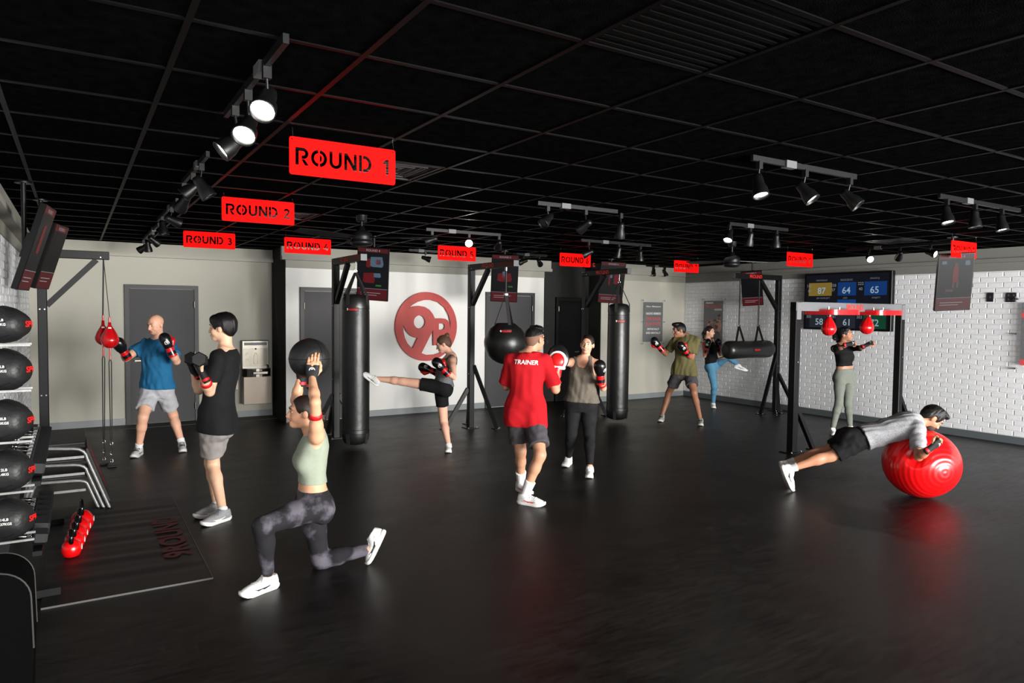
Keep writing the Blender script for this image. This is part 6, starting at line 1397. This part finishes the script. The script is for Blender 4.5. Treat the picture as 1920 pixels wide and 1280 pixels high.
add('plank', 'man in a heather grey T-shirt planking with forearms on the red ball', 'm', 1.76, dict(skin=skin('umber', (181, 126, 96)), hair='black', hairstyle='quiff', beard=1,
    d0=7.22, pel=(1598, 827), neck=(1722, 788, -.14), head=(1747, 783, -.03), prone=(atd(7.08, 1722, 788)-atd(7.22, 1598, 827)).cross(V((0, 0, 1))), fP=-42, fC=-42, fH=-42, hup=(.62, -.56, .72), pitch=2,
    shR=V((0, 0, -.03)), elR=(1722, 856, -.13), wrR=(1749, 837, '-'), elL=(1735, 838, .0), wrL=(1743, 823, .05), knR=(1558, 855, .05), knL=(1551, 845, .05), anR=(1482, 878, .05), anL=(1479, 868, .05),
    footR=dict(dir=cv(.35, -.93, -.05), up=cv(.93, .35, 0), ground='toe'), footL=dict(dir=cv(.3, -.95, 0), up=cv(.95, .3, 0), ground='toe'), shoe=white_shoe, sock=(.16, mat('sock_grey', (178, 177, 175), .8)), res=.008,
    handR=dict(kind='fist', dir=cv(.75, .62, -.1), dorsal=cv(.55, -.2, -.8)), handL=dict(kind='fist', dir=cv(.75, .55, .1), dorsal=cv(-.3, .9, -.2)),
    top=dict(kind='tee', mat=fab('grey_marl', (150, 150, 153), noise=.3, nscale=110), hem=.16, sleeve=.74, inf=.014, fold=.009, name='tshirt', seed=12), bottom=dict(kind='shorts', mat=fab('jet', (16, 16, 17)), len=.78, waist=.24)))
for q in PERSON_LOG: print('PERSON', q)
# ------------------------------------------------------------------ what they hold
if 'black' in PEOPLE:
    for s, lab in (('L', 'black hex dumbbell held in the black shirt man\'s nearer wrapped hand'), ('R', 'black hex dumbbell held in the black shirt man\'s far hand')):
        M = PEOPLE['black'][2][s]; dumbbell(M@V((.100, 0, -.034)), (M@V((0, 1, 0))-M@V((0, 0, 0))), lab, .062, .115, .075, 'dumbbells being curled')
if 'lunge' in PEOPLE:
    J = PEOPLE['lunge'][1]; dep = ((J['wrL']+J['wrR'])/2-CAMP).dot(_F)+.03; c = atd(dep, 580.5, 672); r = .139
    t = thing('medicine_ball', 'black round medicine ball held overhead by the lunging woman', 'medicine ball', (c.x, c.y, c.z-r)); MB().ball(c, r, 36, 22).build('ball_body', m_ballv, t)
    for ax_ in ((0, 0, 1), (1, .4, 0)):
        x_, y_, z_ = frame_from(ax_); MB().tube([c+(x_*math.cos(i*math.pi/24)+y_*math.sin(i*math.pi/24))*(r+.0005) for i in range(48)], .002, 5, closed=True).build('seam', m_blk, t)
    n_ = cv(-.95, .1, -.3); rt = ZV.cross(n_).normalized(); text('6 LB', c+n_*r, n_.cross(rt), rt, hei=.025, m=m_whitetxt, parent=t, bold=.02, off=.004)
def mitt(root, base, M):
    def mk(nm, prs, m, par=None, h=.006, **kw):
        v, f = sdf_mesh(prs, h, .015, .02, 1, **kw); Mn = np.array(M); v = v@Mn[:3, :3].T+Mn[:3, 3]
        if np.linalg.det(Mn[:3, :3]) < 0: f = f[:, ::-1]
        me = np_mesh(nm, v-np.array(base), f, m); o = link(nm, me, par or root); ORG[o.name] = base; return o
    pad = mk('focus_mitt', [ell((.105, 0, -.022), AXES, (.125, .098, .030))], m_glb)
    mk('trim', [ell((.082, 0, .002), AXES, (.088, .084, .018))], m_whitetxt, pad)
    mk('hand_pad', [ell((.080, 0, .016), AXES, (.070, .062, .030))], m_glr, pad)
    mk('strap', [rcone((.022, -.058, .03), (.022, .058, .03), .017, .017)], m_whitetxt, pad)
    mk('cuff', [rcone((-.055, 0, 0), (.01, 0, .005), .040, .044)], m_glr, pad, planes=[((-.06, 0, 0), (-1, 0, 0))])
if 'trainer' in PEOPLE:
    root, J, hd = PEOPLE['trainer']
    for s in 'LR': mitt(root, ORG[root.name], hd[s])
# stability ball, dented under the forearms
c = onZ(.335, 1727, 869); r = .355
t = thing('stability_ball', 'large glossy red stability ball under the planking man\'s forearms', 'exercise ball', (c.x, c.y, 0)); c = V((c.x, c.y, .342))
dents = []
if 'plank' in PEOPLE:
    J = PEOPLE['plank'][1]; dents = [(J['elR'], J['wrR']), (J['elL'], J['wrL'])]
mb = MB(); mb.ball(c, r, 96, 128, frame_from(cv(.08, -.12, -1)))
pts = []
ax_ = cv(.08, -.12, -1)
for p in mb.v:
    p = V(p); d = (p-c); th = math.acos(max(-1, min(1, d.normalized().dot(ax_)))); q = c+d*(1+.0035*math.cos(th*2*math.pi/.145) if th < 2.2 else 1)
    q.z = c.z+(q.z-c.z)*.965
    for a, b in dents:
        ab = b-a; tt = max(-.15, min(1, (q-a).dot(ab)/ab.length_squared)); e = a+ab*tt; dist = (q-e).length
        if dist < .10: q = q-(d.normalized())*(.10-dist)*.75
    pts.append(tuple(q))
mb.v = pts; mb.build('ball_skin', mat('red_ball_vinyl', (222, 14, 18), .28, coat=.25), t)
